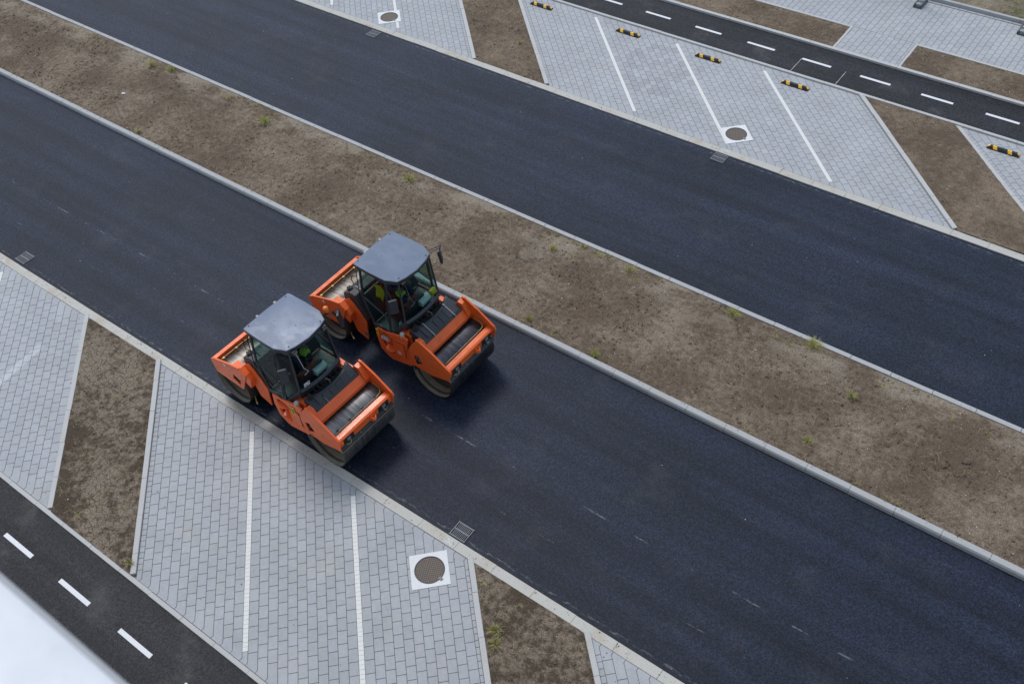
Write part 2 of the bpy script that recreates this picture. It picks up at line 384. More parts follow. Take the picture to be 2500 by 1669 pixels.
# oblique edgings beside the parking bays (lines x + y = c)
def edging(c, w, ylo, yhi, z): 
    a = (c - yhi, yhi); b = (c - ylo, ylo)
    kerb('kerb', a, b, flatk(w, z, z), M['kerb_light'], ph=rnd.random())
for c, z in ((3.03+.16,.05), (6.22,.075), (19.48+.2,.085), (22.70,.05)): edging(c - (.13*1.414), .13, 22.72, 27.32, z)
for c, z in ((-13.50,.05), (-10.52,.085), (-.41,.06), (2.53,.085)): edging(c - (.12*1.414), .12, 3.0, 7.378, z)

# ------------------------------------------------------------------ pavers
def inset(poly, d):
    n = len(poly); out = []
    for i in range(n):
        p0, p1, p2 = Vector(poly[i-1]), Vector(poly[i]), Vector(poly[(i+1)%n])
        e1 = (p1-p0); e2 = (p2-p1)
        if e1.length < 1e-5 or e2.length < 1e-5: out.append(tuple(p1)); continue
        e1.normalize(); e2.normalize(); n1 = Vector((-e1.y, e1.x)); n2 = Vector((-e2.y, e2.x))
        den = 1 + n1.dot(n2); out.append(tuple(p1 + (n1+n2)*(d/max(den, .25))))
    return out
def area(p): return .5*sum(p[i-1][0]*p[i][1]-p[i][0]*p[i-1][1] for i in range(len(p)))
class Pav:
    def __init__(s): s.bm = bmesh.new(); s.t = s.bm.faces.layers.float.new('tone'); s.h = s.bm.faces.layers.float.new('hue')
    def add(s, poly, z, tone, hue, g=.0042):
        if s is WHT: g = .0018
        cl = [poly[0]]
        for p in poly[1:]:
            if (Vector(p)-Vector(cl[-1])).length > 1e-3: cl.append(p)
        poly = cl
        if len(poly) < 3: return
        a = area(poly)
        if a < 0: poly = poly[::-1]; a = -a
        if a < .0012: return
        dz = rnd.uniform(-.0012, .0012); g1 = g; g2 = g + (.001 if s is WHT else .004)
        o = inset(poly, g1); i = inset(poly, g2)
        V0 = [s.bm.verts.new((x,y,z-.02)) for x,y in o]; V1 = [s.bm.verts.new((x,y,z-.004+dz)) for x,y in o]; V2 = [s.bm.verts.new((x,y,z+dz)) for x,y in i]
        fs = [s.bm.faces.new(V2)]
        n = len(o)
        for k in range(n):
            j = (k+1)%n; fs += [s.bm.faces.new([V0[k],V0[j],V1[j],V1[k]]), s.bm.faces.new([V1[k],V1[j],V2[j],V2[k]])]
        for f in fs: f[s.t] = tone; f[s.h] = hue
def tone_at(x, y):
    t = .5 + rnd.gauss(0, .13) + .25*noise.noise(Vector((x*.5, y*.5, 3)))
    h = rnd.random()**2
    d = math.hypot((x + 13.9)/1.6, (y - 25.4)/1.4)
    if d < 1 and rnd.random() < .42: t -= rnd.uniform(.3, .7); h = .95
    elif d < 1.3: t += .12
    return max(-.6, min(1.3, t)), h
PAV = Pav(); WHT = Pav()
SQ2 = math.sqrt(2); PL = .285
def column(ca, cb, ylo, yhi, z, k, capA=True, capB=True, hh=.075, length=PL, par=None, white=None):
    P = lambda c, y: (c - y, y)
    v = -60.; off = ((k % 2)*.5 + rnd.uniform(-.02,.02)) * length
    cuts = []
    i0 = int((ylo - 30)/length)
    vmin = (2*(ylo+hh) - ca)/SQ2; vmax = (2*(yhi-hh) - cb)/SQ2
    j = math.floor(vmin/length) - 1
    while True:
        v = j*length + off; j += 1
        if v > vmax - .09: break
        if v > vmin + .09: cuts.append(v)
    ends = [None] + cuts + [None]
    for a, b in zip(ends[:-1], ends[1:]):
        if a is None:
            low = [P(ca, ylo+hh), (P(ca, ylo+hh)[0], ylo)] if capA else [P(ca, ylo)]
            low += [(P(cb, ylo+hh)[0], ylo), P(cb, ylo+hh)] if capB else [P(cb, ylo)]
        else: low = [P(ca, (ca + SQ2*a)/2), P(cb, (cb + SQ2*a)/2)]
        if b is None:
            up = [P(cb, yhi-hh), (P(cb, yhi-hh)[0], yhi)] if capB else [P(cb, yhi)]
            up += [(P(ca, yhi-hh)[0], yhi), P(ca, yhi-hh)] if capA else [P(ca, yhi)]
        else: up = [P(cb, (cb + SQ2*b)/2), P(ca, (ca + SQ2*b)/2)]
        poly = low + up
        mx = sum(p[0] for p in poly)/len(poly); my = sum(p[1] for p in poly)/len(poly)
        t, h = tone_at(mx, my)
        tgt = PAV
        if white and white[0] < my < white[1]: tgt = WHT
        tgt.add(poly, z, t, h)
def block(c0, c1, lines, ylo, yhi, z, wr):
    LW = .115*SQ2; W_ = .20*SQ2
    marks = []; pos = c0
    for l in lines + [None]:
        end = l if l is not None else c1
        n = int((end - pos + .03)/W_); rem = (end - pos) - n*W_
        if rem < .06: w = (end-pos)/n; cols = [w]*n
        else: cols = [W_]*n + [rem]
        if pos == c0 and rem >= .06: cols = [rem] + [W_]*n
        for w in cols:
            marks.append((pos, pos+w, False)); pos += w
        pos = end
        if l is not None: marks.append((pos, pos+LW, True)); pos += LW
    for k, (a, b, wh) in enumerate(marks):
        narrow = (b - a) < .2
        column(a, b, ylo, yhi, z, k, capA=(k > 0), capB=(k < len(marks)-1), length=(.10 if wh else (.145 if narrow else PL)), white=wr if wh else None)
ZP = .034
block(-40., 3.005, [-6.95-3.27, -6.97, -3.70, -.42], 22.727, 27.318, ZP, (22.92, 27.2))
block(6.225, 19.478, [9.50, 12.77, 16.04], 22.727, 27.318, ZP, (22.92, 27.2))
block(22.705, 36., [25.97, 29.24, 32.5], 22.727, 27.318, ZP, (22.92, 27.2))
block(-44., -13.665, [-20.77, -17.50], 3.003, 7.372, ZP, (3.12, 7.24))
block(-10.515, -.585, [-7.24, -3.97], 3.003, 7.372, ZP, (3.12, 7.24))
block(2.535, 16., [5.8, 9.1], 3.003, 7.372, ZP, (3.12, 7.24))
# far pavement: columns running away from the kerb
FAR = Pav()
def farpav(x0, x1, y0, y1, z):
    k = 0; x = x0
    while x < x1 - .01:
        xb = min(x + .205, x1); y = y0; off = (round(x/.205) % 2)*.1425 + rnd.uniform(-.006,.006)
        ys = [y0] + [q for q in [y0 - .285 + off + i*.285 for i in range(40)] if y0 + .06 < q < y1 - .06] + [y1]
        for a, b in zip(ys[:-1], ys[1:]):
            t, h = tone_at(x, a); FAR.add([(x,a),(xb,a),(xb,b),(x,b)], z, t, h)
        x = xb; k += 1
ZF = .08
farpav(-34.2, 12., 30.975, 33.72, ZF)
farpav(-9.565, -7.425, 29.42, 30.97, ZF)
x = -34.
while x < 12:
    FAR.add([(x,33.755),(x+.3,33.755),(x+.3,33.87),(x,33.87)], ZF, *tone_at(x,33)); x += .3
tag(mkobj('pavement', PAV.bm, M['paver']), kind='structure')
tag(mkobj('pavement', FAR.bm, M['paver']), kind='structure')
tag(mkobj('parking_lines', WHT.bm, M['white_paver']), kind='structure')
# outer, unseen continuation of the paved strips and the pavement at the building's foot
sheet('pavement', X0, X1, -.2, 1.03, .03, M['kerb_light'])

# ------------------------------------------------------------------ soil
def soil_patch(name, f, nu, nv, m, amp, seed, z0):
    """f(u,v)->x,y ; displaced sheet"""
    bm = bmesh.new(); g = []
    for i in range(nu+1):
        row = []
        for j in range(nv+1):
            u, v = i/nu, j/nv; x, y = f(u, v)
            e = min(v, 1-v)*nv/3.; e = min(1, e)
            h = noise.fractal(Vector((x*1.1, y*1.1, seed)), .8, 2.1, 3)*.8 + noise.fractal(Vector((x*6, y*6, seed+5)), .7, 2.2, 3)*.42 + max(0, noise.noise(Vector((x*9, y*9, seed+9))))*1.1
            if name == 'soil_strip' and x > -13:
                for q in range(4):
                    dd = y - (14.35 + .42*q + .03*(x+6) + .12*noise.noise(Vector((x*.4, q, 1)))); h -= .9*math.exp(-dd*dd/.004)*max(0, min(1, .5+1.5*noise.noise(Vector((x*.5, q*3, 4)))))
            row.append(bm.verts.new((x, y, z0 + amp*h*(.35+.65*e) - .012*(1-e))))
        g.append(row)
    for i in range(nu):
        for j in range(nv): bm.faces.new([g[i][j], g[i+1][j], g[i+1][j+1], g[i][j+1]])
    bmesh.ops.recalc_face_normals(bm, faces=bm.faces)
    return tag(mkobj(name, bm, m, smooth=60), kind='structure')
soil_patch('soil_strip', lambda u, v: (-41 + 46*u, 13.455 + 3.39*v), 900, 70, M['soil'], .03, 1., .112)
sheet('soil_strip', X0, X1, 13.44, 16.86, .055, M['soil'])
def para(c0, c1, ylo, yhi): return lambda u, v: (c0 + (c1-c0)*v - (ylo + (yhi-ylo)*u), ylo + (yhi-ylo)*u)
soil_patch('soil_bed', para(3.17, 6.06, 22.722, 27.325), 110, 50, M['soil_dark'], .022, 2., .052)
soil_patch('soil_bed', para(19.66, 22.53, 22.722, 27.325), 110, 50, M['soil_dark'], .022, 3., .062)
soil_patch('soil_bed', para(-13.52, -10.67, 2.995, 7.378), 110, 50, M['soil_crack'], .020, 4., .048)
soil_patch('soil_bed', para(-.43, 2.38, 2.995, 7.378), 110, 50, M['soil_crack'], .014, 5., .046)
soil_patch('soil_bed', lambda u, v: (-30 + 20.345*u, 29.405 + 1.48*v), 420, 32, M['soil_dark'], .022, 6., .082)
soil_patch('soil_bed', lambda u, v: (-7.335 + 12*u, 29.405 + 1.48*v), 250, 32, M['soil_dark'], .022, 7., .085)
soil_patch('field', lambda u, v: (-32 + 46*u, 33.985 + 8*v), 330, 60, M['field'], .05, 8., .17)

# clods, pebbles, straw and low weeds: nobody could count these
def in_any(x, y):
    c = x + y
    if 13.5 < y < 16.8: return .114
    if 22.75 < y < 27.3 and (3.25 < c < 6.0 or 19.75 < c < 22.45): return .06
    if 3.03 < y < 7.35 and (-13.45 < c < -10.75 or -.35 < c < 2.3): return .05
    if 29.45 < y < 30.85 and (x < -9.7 or x > -7.28): return .085
    return None
def scatter(name, n, regions, fn, mats):
    bm = bmesh.new(); k = 0
    while k < n:
        a = rnd.random(); tot = 0
        for (x0,x1,y0,y1,w) in regions:
            tot += w
            if a <= tot: break
        x, y = rnd.uniform(x0,x1), rnd.uniform(y0,y1); z = in_any(x, y)
        if z is None: continue
        fn(bm, x, y, z); k += 1
    return tag(mkobj(name, bm, mats), kind='stuff')
REG = [(-40,3.5,13.5,16.8,.62), (-24,-16.5,22.7,27.3,.08), (-8,0.5,22.7,27.3,.08), (-21,-13,3,7.4,.08), (-8,0,3,7.4,.05), (-16,0,29.4,30.9,.09)]
def clod(bm, x, y, z, s=None):
    s = s or (.009 + .036*rnd.random()**3); vs = []
    for k in range(6):
        d = [(1,0,0),(0,1,0),(-1,0,0),(0,-1,0),(0,0,.8),(0,0,-.6)][k]
        vs.append(bm.verts.new((x + s*(d[0]+rnd.uniform(-.35,.35)), y + s*(d[1]+rnd.uniform(-.35,.35)), z + .004 + s*(d[2]*.8+rnd.uniform(-.2,.2)))))
    for i in range(4):
        bm.faces.new([vs[i], vs[(i+1)%4], vs[4]]); bm.faces.new([vs[(i+1)%4], vs[i], vs[5]])
tag(scatter('soil_clods', 15000, REG, clod, M['soil']), 'crumbly brown clods of earth lying on the bare soil', 'soil clods')
tag(scatter('pebbles', 420, REG, lambda b,x,y,z: clod(b,x,y,z+.004,.007+.009*rnd.random()), M['white_paver']), 'tiny pale pebbles strewn over the bare soil', 'pebbles')
def straw(bm, x, y, z, L=None, w=.0035):
    L = L or rnd.uniform(.05,.22); a = rnd.uniform(0, 6.28); b = a + rnd.uniform(-.6,.6); z += .018
    p = [Vector((x,y,z)), Vector((x+L*.5*math.cos(a), y+L*.5*math.sin(a), z+rnd.uniform(.0,.03))), Vector((x+L*.5*math.cos(a)+L*.5*math.cos(b), y+L*.5*math.sin(a)+L*.5*math.sin(b), z))]
    tube(bm, p, w, 4)
tag(scatter('dry_straw', 1500, REG, straw, M['grassdry']), 'thin dry straw stalks scattered over the bare soil', 'straw')
def blade(bm, x, y, z, L, lean, a, w, mi=0):
    d = Vector((math.cos(a), math.sin(a), 0)); s = Vector((-d.y, d.x, 0))*w; pr = None
    for k in range(4):
        t = k/3; p = Vector((x,y,z)) + d*(lean*t*t) + Vector((0,0,L*math.sin(t*1.5)*.9)); ww = s*(1-t*.85)
        q = [bm.verts.new(p-ww), bm.verts.new(p+ww)]
        if pr: bm.faces.new([pr[0],pr[1],q[1],q[0]]).material_index = mi
        pr = q
def tuft(bm, x, y, z, r, n, h, dry=.3):
    for _ in range(n):
        a = rnd.uniform(0, 6.28); rr = r*.5*rnd.random()
        blade(bm, x+rr*math.cos(a)*1.3, y+rr*math.sin(a), z, h*rnd.uniform(.5,1), r*rnd.uniform(.3,1.), a+rnd.uniform(-.7,.7), rnd.uniform(.004,.008), 1 if rnd.random() < dry else 0)
WEEDS = [(-11.83,16.2,.11,40,'bright green grass tuft on the soil strip above the mirror of the far roller','a'),
 (-11.18,16.7,.09,26,'small yellow green tuft beside the middle of the upper kerb of the soil strip','a'),
 (-9.62,16.58,.15,40,'wide low weed on the soil strip just below the kerb, mid picture','a'),
 (-6.62,16.62,.17,60,'tall pale green weed below the upper kerb, right of the strip middle','a'),
 (-4.50,16.75,.19,90,'largest bright green weed clump under the upper kerb on the right','a'),
 (-3.10,15.77,.11,45,'dark green tuft standing alone in the soil right of the largest clump','a'),
 (-3.38,14.02,.11,40,'yellow green tuft near the raised kerb on the right of the soil strip','a'),
 (-8.80,13.60,.13,40,'grass tuft growing against the back of the raised kerb below the strip middle','a'),
 (-10.85,13.70,.10,30,'small green tuft behind the raised kerb just right of the far roller','a'),
 (-28.30,16.63,.15,60,'deep green leafy weed beneath the upper kerb in the left part of the strip','a'),
 (-29.15,16.47,.20,60,'yellowish spreading weed next to the deep green one in the left part','a'),
 (-23.13,16.18,.22,70,'spreading olive weed under the upper kerb left of centre','a'),
 (-17.2,16.4,.20,70,'yellow green weed cluster under the upper kerb above the far roller cab','a'),
 (-26.35,13.60,.11,40,'green weed growing over the raised kerb in the left half of the strip','a'),
 (-18.82,24.28,.10,36,'young yellow green weed in the dark soil bed between the upper parking bays','b'),
 (-6.47,6.40,.12,40,'spiky green weed in the cracked soil bed, upper one of a pair','c'),
 (-6.30,6.16,.12,40,'spiky green weed in the cracked soil bed, lower one of a pair','c'),
 (-13.90,3.17,.09,40,'small leafy green plant in the lower corner of the left cracked soil bed','c')]
for x, y, r, n, lab, w in WEEDS:
    z = in_any(x, y) or .06; bm = bmesh.new(); tuft(bm, 0, 0, 0, r*1.25, int(n*1.5), .10 + r*.35, .25)
    tag(mkobj('weed', bm, [M['grassblade'], M['grassdry']], loc=(x, y, z-.005)), lab, 'weed', 'weeds in the bare soil')
bm = bmesh.new()
for _ in range(430):
    if rnd.random() < .7:
        x = rnd.uniform(-40, 3); y = rnd.choice((rnd.uniform(13.5,13.62), rnd.uniform(16.1,16.8), rnd.uniform(16.4,16.8)))
        if noise.noise(Vector((x*.35, 0, 9))) < -.05: continue
    else:
        x = rnd.uniform(-24, 0); y = rnd.choice((rnd.uniform(3.1,7.3), rnd.uniform(22.8,27.2)))
    z = in_any(x, y)
    if z: tuft(bm, x, y, z-.005, rnd.uniform(.04,.14), rnd.randint(6,22), rnd.uniform(.03,.085), .62)
for _ in range(700):
    x = rnd.uniform(-26, 6); y = 34.05 + 2.5*rnd.random()**1.5
    if noise.noise(Vector((x*.8, y*.8, 2))) > -.1: tuft(bm, x, y, .17, rnd.uniform(.05,.14), 10, rnd.uniform(.05,.12), .45)
tag(mkobj('low_weeds', bm, [M['grassblade'], M['grassdry']]), 'sparse low grass and weeds along the kerb edges', 'weeds', kind='stuff')
bm = bmesh.new()
for _ in range(260):
    a = rnd.uniform(0,6.28); rr = .30*math.sqrt(rnd.random())
    clod(bm, -12.24 + rr*math.cos(a), 15.73 + rr*.85*math.sin(a), .10, .006+.01*rnd.random())
lathe = [(.36,.0),(.34,.018),(.2,.026),(0.01,.027)]
rings = [[bm.verts.new((-12.24 + q*math.cos(k*.2618)*(1+.05*math.sin(k*2)), 15.73 + q*.88*math.sin(k*.2618), .098+h)) for k in range(24)] for q, h in lathe]
for a, b in zip(rings[:-1], rings[1:]):
    for k in range(24): bm.faces.new([a[k], a[(k+1)%24], b[(k+1)%24], b[k]])
tag(mkobj('buried_manhole', bm, M['soil_pale']), 'round dusty cover almost buried in the soil strip beyond the far roller', 'manhole cover')
bm = bmesh.new()
for k in range(5):
    a = k*1.3; slab(bm, [(0,0,.02),(.06*math.cos(a),.06*math.sin(a),.035+.01*k),(.07*math.cos(a+.8),.07*math.sin(a+.8),.02),(.03*math.cos(a+1.4),.03*math.sin(a+1.4),.05)], .002)
tag(mkobj('paper_litter', fix(bm), M['paper'], loc=(-28.6,14.78,.11)), 'crumpled white scrap of paper on the left of the soil strip', 'litter')
bm = bmesh.new(); 
for _ in range(70):
    y = rnd.choice((rnd.uniform(17.2,22.3), rnd.uniform(17.2,22.3), rnd.uniform(7.9,13))); clod(bm, rnd.uniform(-34,2), y, .001, rnd.uniform(.004,.011))
tag(mkobj('road_chips', bm, M['paper']), 'tiny white chips scattered on the dark asphalt', 'chips', kind='stuff')

bm = bmesh.new()       # crumbs of earth and asphalt carried onto kerbs and pavers
for _ in range(1500):
    q = rnd.random()
    if q < .35: x = rnd.uniform(-26, 0); y = 7.48 + rnd.gauss(0, .09); z = .03
    elif q < .5: x = rnd.uniform(-40, 3); y = 13.42 + abs(rnd.gauss(0, .03)); z = .142
    elif q < .6: x = rnd.uniform(-40, 3); y = 16.88 - rnd.gauss(0, .03); z = .132
    elif q < .75: x = rnd.uniform(-26, 3); y = 22.6 + rnd.gauss(0, .09); z = .035
    else:
        c = rnd.choice((-13.66,-10.5,-.55,2.5)) + rnd.gauss(0, .3); y = rnd.uniform(3.1, 7.3); x = c - y; z = .036
        if rnd.random() < .4: x += rnd.uniform(-7, 7)
    clod(bm, x, y, z, .004 + .012*rnd.random()**3)
tag(mkobj('soil_crumbs', bm, M['crumb']), 'dark crumbs of earth strewn on the kerbs and pavers', 'soil crumbs', kind='stuff')

# ------------------------------------------------------------------ path markings
bm = bmesh.new()
for k in range(-24, 22):
    xs = -14.235*(1-.03/18.45) + 2.0*k*.998; box(bm, xs, xs+1.0, 28.31, 28.41, .028, .0345)
tag(mkobj('path_marking', bm, M['marking'], bevel=.001), kind='structure')
bm = bmesh.new()
for k in range(-20, 20):
    xs = -16.92 + 2.01*k; box(bm, xs, xs+1.01, 1.995, 2.095, -.002, .0045)
tag(mkobj('path_marking', bm, M['marking'], bevel=.001), kind='structure')
bm = bmesh.new()       # saw cuts in the far path
for xx in (-10.24, -8.70):
    y = 27.46
    while y < 28.3: box(bm, xx-.008+rnd.uniform(-.006,.006), xx+.008, y, y+.12, .03, .0335); y += .13
tag(mkobj('path_patch_seam', bm, M['kerb_warm']), kind='structure')
# paint sign on the gutter beside each drain: small crossed square
def xmark(cx, cy, z, lab):
    bm = bmesh.new(); w = .07; t = .005
    P = [(-w,-w*.7),(w,-w*.7),(w,w*.7),(-w,w*.7)]
    for a, b in [(0,1),(1,2),(2,3),(3,0),(0,2),(1,3)]:
        A, B = Vector((*P[a], z)), Vector((*P[b], z)); d = (B-A).normalized(); s = Vector((-d.y, d.x, 0))*t
        zz = z + (.0005*a if a+2 == b else 0)
        slab(bm, [Vector((*(A-s).xy, zz)), Vector((*(B-s).xy, zz)), Vector((*(B+s).xy, zz)), Vector((*(A+s).xy, zz))], .002)
    tag(mkobj('painted_mark', bm, M['marking'], loc=(cx, cy, 0)), kind='structure')
for cx, cy, sg in ((-8.53,7.475,1), (-24.93,7.475,1), (-9.95,22.63,1)): xmark(cx, cy, .033, '')

# ------------------------------------------------------------------ street furniture
def grate(cx, cy, lab, first=[None]):
    root = empty('drain_grate', (cx, cy, 0), lab, 'drain grate', 'drain grates in the road')
    bm = bmesh.new(); box(bm, -.20, .20, -.18, .18, .003, .006); mkobj('pit_shade', bm, M['black'], root)  # flat black plate paints the dark depth below the bars
    bm = bmesh.new()
    for a in (-.205, .185): box(bm, a, a+.02, -.185, .185, .004, .020)
    for a in (-.185, -.012, .161): box(bm, -.185, .185, a, a+.024, .004, .019)
    for k in range(1, 10):
        xx = -.185 + k*.037; box(bm, xx-.007, xx+.007, -.161, .161, .004, .0175)
    for sx in (-1, 1):
        for sy in (-1, 1): box(bm, sx*.20-.012, sx*.20+.012, sy*.18-.012, sy*.18+.012, .005, .024)
    mkobj('grate_bars', fix(bm), M['grate'], root, bevel=.002)
    return root
grate(-8.47, 7.83, 'drain grate with black slots on the near road below the rollers, beside the nearest manhole')
grate(-24.50, 7.88, 'drain grate at the left edge of the picture beside the near road gutter')
grate(-10.02, 22.27, 'drain grate on the upper road beside the manhole in the parking bay')
grate(-23.84, 22.22, 'drain grate on the upper road at the top of the picture')
def manhole(cx, cy, rot, lab, hook):
    root = empty('manhole', (cx, cy, ZP), lab, 'manhole', 'manholes set in white squares', R(45))
    bm = bmesh.new(); seg = 48; h = .405
    sq = []
    for k in range(seg):
        a = 2*math.pi*k/seg; c, s = math.cos(a), math.sin(a); q = h/max(abs(c), abs(s)); sq.append((q*c, q*s))
    r0 = [bm.verts.new((x, y, -.01)) for x, y in sq]; r1 = [bm.verts.new((x, y, .012)) for x, y in sq]
    r2 = [bm.verts.new((.325*math.cos(2*math.pi*k/seg), .325*math.sin(2*math.pi*k/seg), .012)) for k in range(seg)]
    for k in range(seg):
        j = (k+1)%seg; bm.faces.new([r0[k], r0[j], r1[j], r1[k]]); bm.faces.new([r1[k], r1[j], r2[j], r2[k]])
    mkobj('concrete_surround', fix(bm), M['slabwhite'], root)
    bm = bmesh.new(); tube(bm, [(.315*math.cos(k*math.pi/24), .315*math.sin(k*math.pi/24), .010) for k in range(48)], .012, 6, closed=True)
    tube(bm, [(0,0,-.01),(0,0,.008)], .305, 48)
    c = mkobj('cover', fix(bm), M['iron'], root, smooth=40)
    bm = bmesh.new(); box(bm, -.05, .05, -.035, .035, .006, .02); box(bm, -.03, .03, -.02, .02, .02, .026)
    o = mkobj('hinge', bm, M['grate'], root, bevel=.003); a = R(hook); o.location = (.325*math.cos(a), .325*math.sin(a), .0); o.rotation_euler.z = a
manhole(-8.45, 6.715, 0, 'round iron manhole cover in a white square in the near parking bay by the drain', -50)
manhole(-10.12, 23.53, 0, 'rusty manhole cover in a white square ending a bay line, upper right', -60)
manhole(-24.06, 23.35, 0, 'grey manhole cover in a white square at the top of the picture', -60)

def wheel_stop(cx, lab):
    root = empty('wheel_stop', (cx, 26.77, ZP), lab, 'wheel stop', 'wheel stops at the ends of the parking bays')
    L, w, h = .46, .085, .10
    prof = [(-w,0),(-w*.95,.025),(-w*.45,h*.95),(-w*.3,h),(w*.3,h),(w*.45,h*.95),(w*.95,.025),(w,0)]
    bm = bmesh.new(); rings = []
    for x, s, hh in ((-L,1,.3),(-L+.01,1,.4),(-L+.09,1,1),(L-.09,1,1),(L-.01,1,.4),(L,1,.3)):
        rings.append([bm.verts.new((x, y*s, min(z, h*hh))) for y, z in prof])
    for a, b in zip(rings[:-1], rings[1:]):
        for k in range(len(prof)-1): bm.faces.new([a[k], a[k+1], b[k+1], b[k]])
        bm.faces.new([a[0], b[0], b[-1], a[-1]])
    bm.faces.new(rings[0]); bm.faces.new(rings[-1][::-1]); mkobj('rubber_body', fix(bm), M['rubber'], root, bevel=.003)
    ya, za, yb, zb = -w*.88, .034, -w*.42, h*.965
    for x in (-.25, .17):
        bm = bmesh.new(); slab(bm, [(x-.02, ya-.002, za), (x+.10, ya-.002, za), (x+.065, yb-.002, zb), (x-.055, yb-.002, zb)], .003)
        bm2 = [(x-.055, yb-.002, zb+.003), (x+.065, yb-.002, zb+.003), (x+.055, w*.15, h+.002), (x-.065, w*.15, h+.002)]; slab(bm, bm2, .002)
        mkobj('reflector', fix(bm), M['yellow'], root)
    for sx in (-1, 1):
        bm = bmesh.new(); slab(bm, [(sx*(L-.008), -.03, .042), (sx*(L-.008), .06, .042), (sx*(L-.075), .035, .094), (sx*(L-.075), -.035, .094)], .003)
        bmesh.ops.recalc_face_normals(bm, faces=bm.faces); mkobj('end_reflector', bm, M['yellow'], root)
for x, l in ((-19.66, 'black rubber wheel stop beside the dark soil bed, leftmost in the picture'),
             (-15.98, 'black and yellow wheel stop second from the left, in the first bay block'),
             (-12.86, 'black and yellow wheel stop third from the left, in the first bay block'),
             (-9.73, 'black and yellow wheel stop in the last bay before the right soil bed'),
             (-3.20, 'black and yellow wheel stop at the right picture edge beyond the soil bed')): wheel_stop(x, l)

def fence_panel(x):
    pass
def foot(x, lab):
    root = empty('fence_stand', (x, 33.47, ZF), lab, 'fence foot', 'feet of the temporary fence')
    bm = bmesh.new(); box(bm, -.13,.13,-.33,-.27,0,.06); box(bm, -.14,-.09,-.33,.33,0,.12); box(bm, .09,.14,-.33,.33,0,.12); box(bm, -.09,.09,-.12,-.02,0,.11); box(bm, -.09,.09,.1,.18,0,.11); box(bm, -.12,.12,.27,.33,0,.10)
    mkobj('foot_block', fix(bm), M['darkplastic'], root, bevel=.008)
    bm = bmesh.new(); box(bm, -.085,.085,-.27,-.125,.02,.125); ft1 = mkobj('insert', fix(bm), M['greenplastic'], root, bevel=.01)
    bm = bmesh.new(); box(bm, -.085,.085,-.015,.095,.02,.125); ft2 = mkobj('insert', fix(bm), M['greenplastic'], root, bevel=.01)
    for px, py in ((-.04,-.2),(.04,-.2),(-.04,.04),(.04,.04)):
        bm = bmesh.new(); cyl(bm, (px,py,.12), (px,py,.128), .018, 10); mkobj('socket', fix(bm), M['black'], ft1 if py < 0 else ft2)
foot(-8.22, 'dark plastic fence foot with grey green inserts on the far pavement')
foot(-4.72, 'plastic fence foot cut by the right picture edge on the far pavement')
def fence(x0, x1, lab):
    root = empty('temporary_fence', (x0, 33.52, ZF), lab, 'fence', 'temporary fence panels'); L = x1-x0
    bm = bmesh.new()
    tube(bm, [(0,0,.12),(0,0,2.0)], .02, 10); tube(bm, [(L,0,.12),(L,0,2.0)], .02, 10); tube(bm, [(0,0,2.0),(L,0,2.0)], .02, 10); tube(bm, [(0,0,.2),(L,0,.2)], .015, 8)
    mkobj('fence_frame', fix(bm), M['galv'], root, smooth=40)
    bm = bmesh.new(); k = .1
    while k < L: tube(bm, [(k,0,.2),(k,0,2.0)], .002, 4); k += .1
    mkobj('wire_mesh', bm, M['galv'], root)
fence(-11.75, -8.27, 'galvanised temporary fence panel left of the fence foot, mostly above the picture')

# thin dark drain slot along the far pavement is the open bed joint; building with the ledge below the camera
b = empty('building', (0, -.6, 0), 'building with a white metal ledge close below the camera, bottom left corner', 'building')
bm = bmesh.new(); box(bm, -16, 9, -.6, .35, -.1, 17.05); mkobj('wall', bm, M['wall'], b)
bm = bmesh.new(); yb = .6 + .0985
prof = [(-0.2,17.06),(yb-.03,17.06),(yb-.004,17.10),(yb,17.16),(yb-.012,17.192),(yb-.035,17.2),(-.2,17.23)]
prism = [[bm.verts.new((x, y, z)) for y, z in prof] for x in (-16, 9)]
for i in range(len(prof)): bm.faces.new([prism[0][i], prism[0][(i+1)%len(prof)], prism[1][(i+1)%len(prof)], prism[1][i]])
bm.faces.new(prism[0]); bm.faces.new(prism[1][::-1]); mkobj('ledge', fix(bm), M['ledge'], b, smooth=50)

# ------------------------------------------------------------------ the rollers
def mirror_y(bm):
    g = bm.verts[:] + bm.edges[:] + bm.faces[:]
    d = bmesh.ops.duplicate(bm, geom=g); vs = [v for v in d['geom'] if isinstance(v, bmesh.types.BMVert)]
    for v in vs: v.co.y *= -1
    return fix(bm)

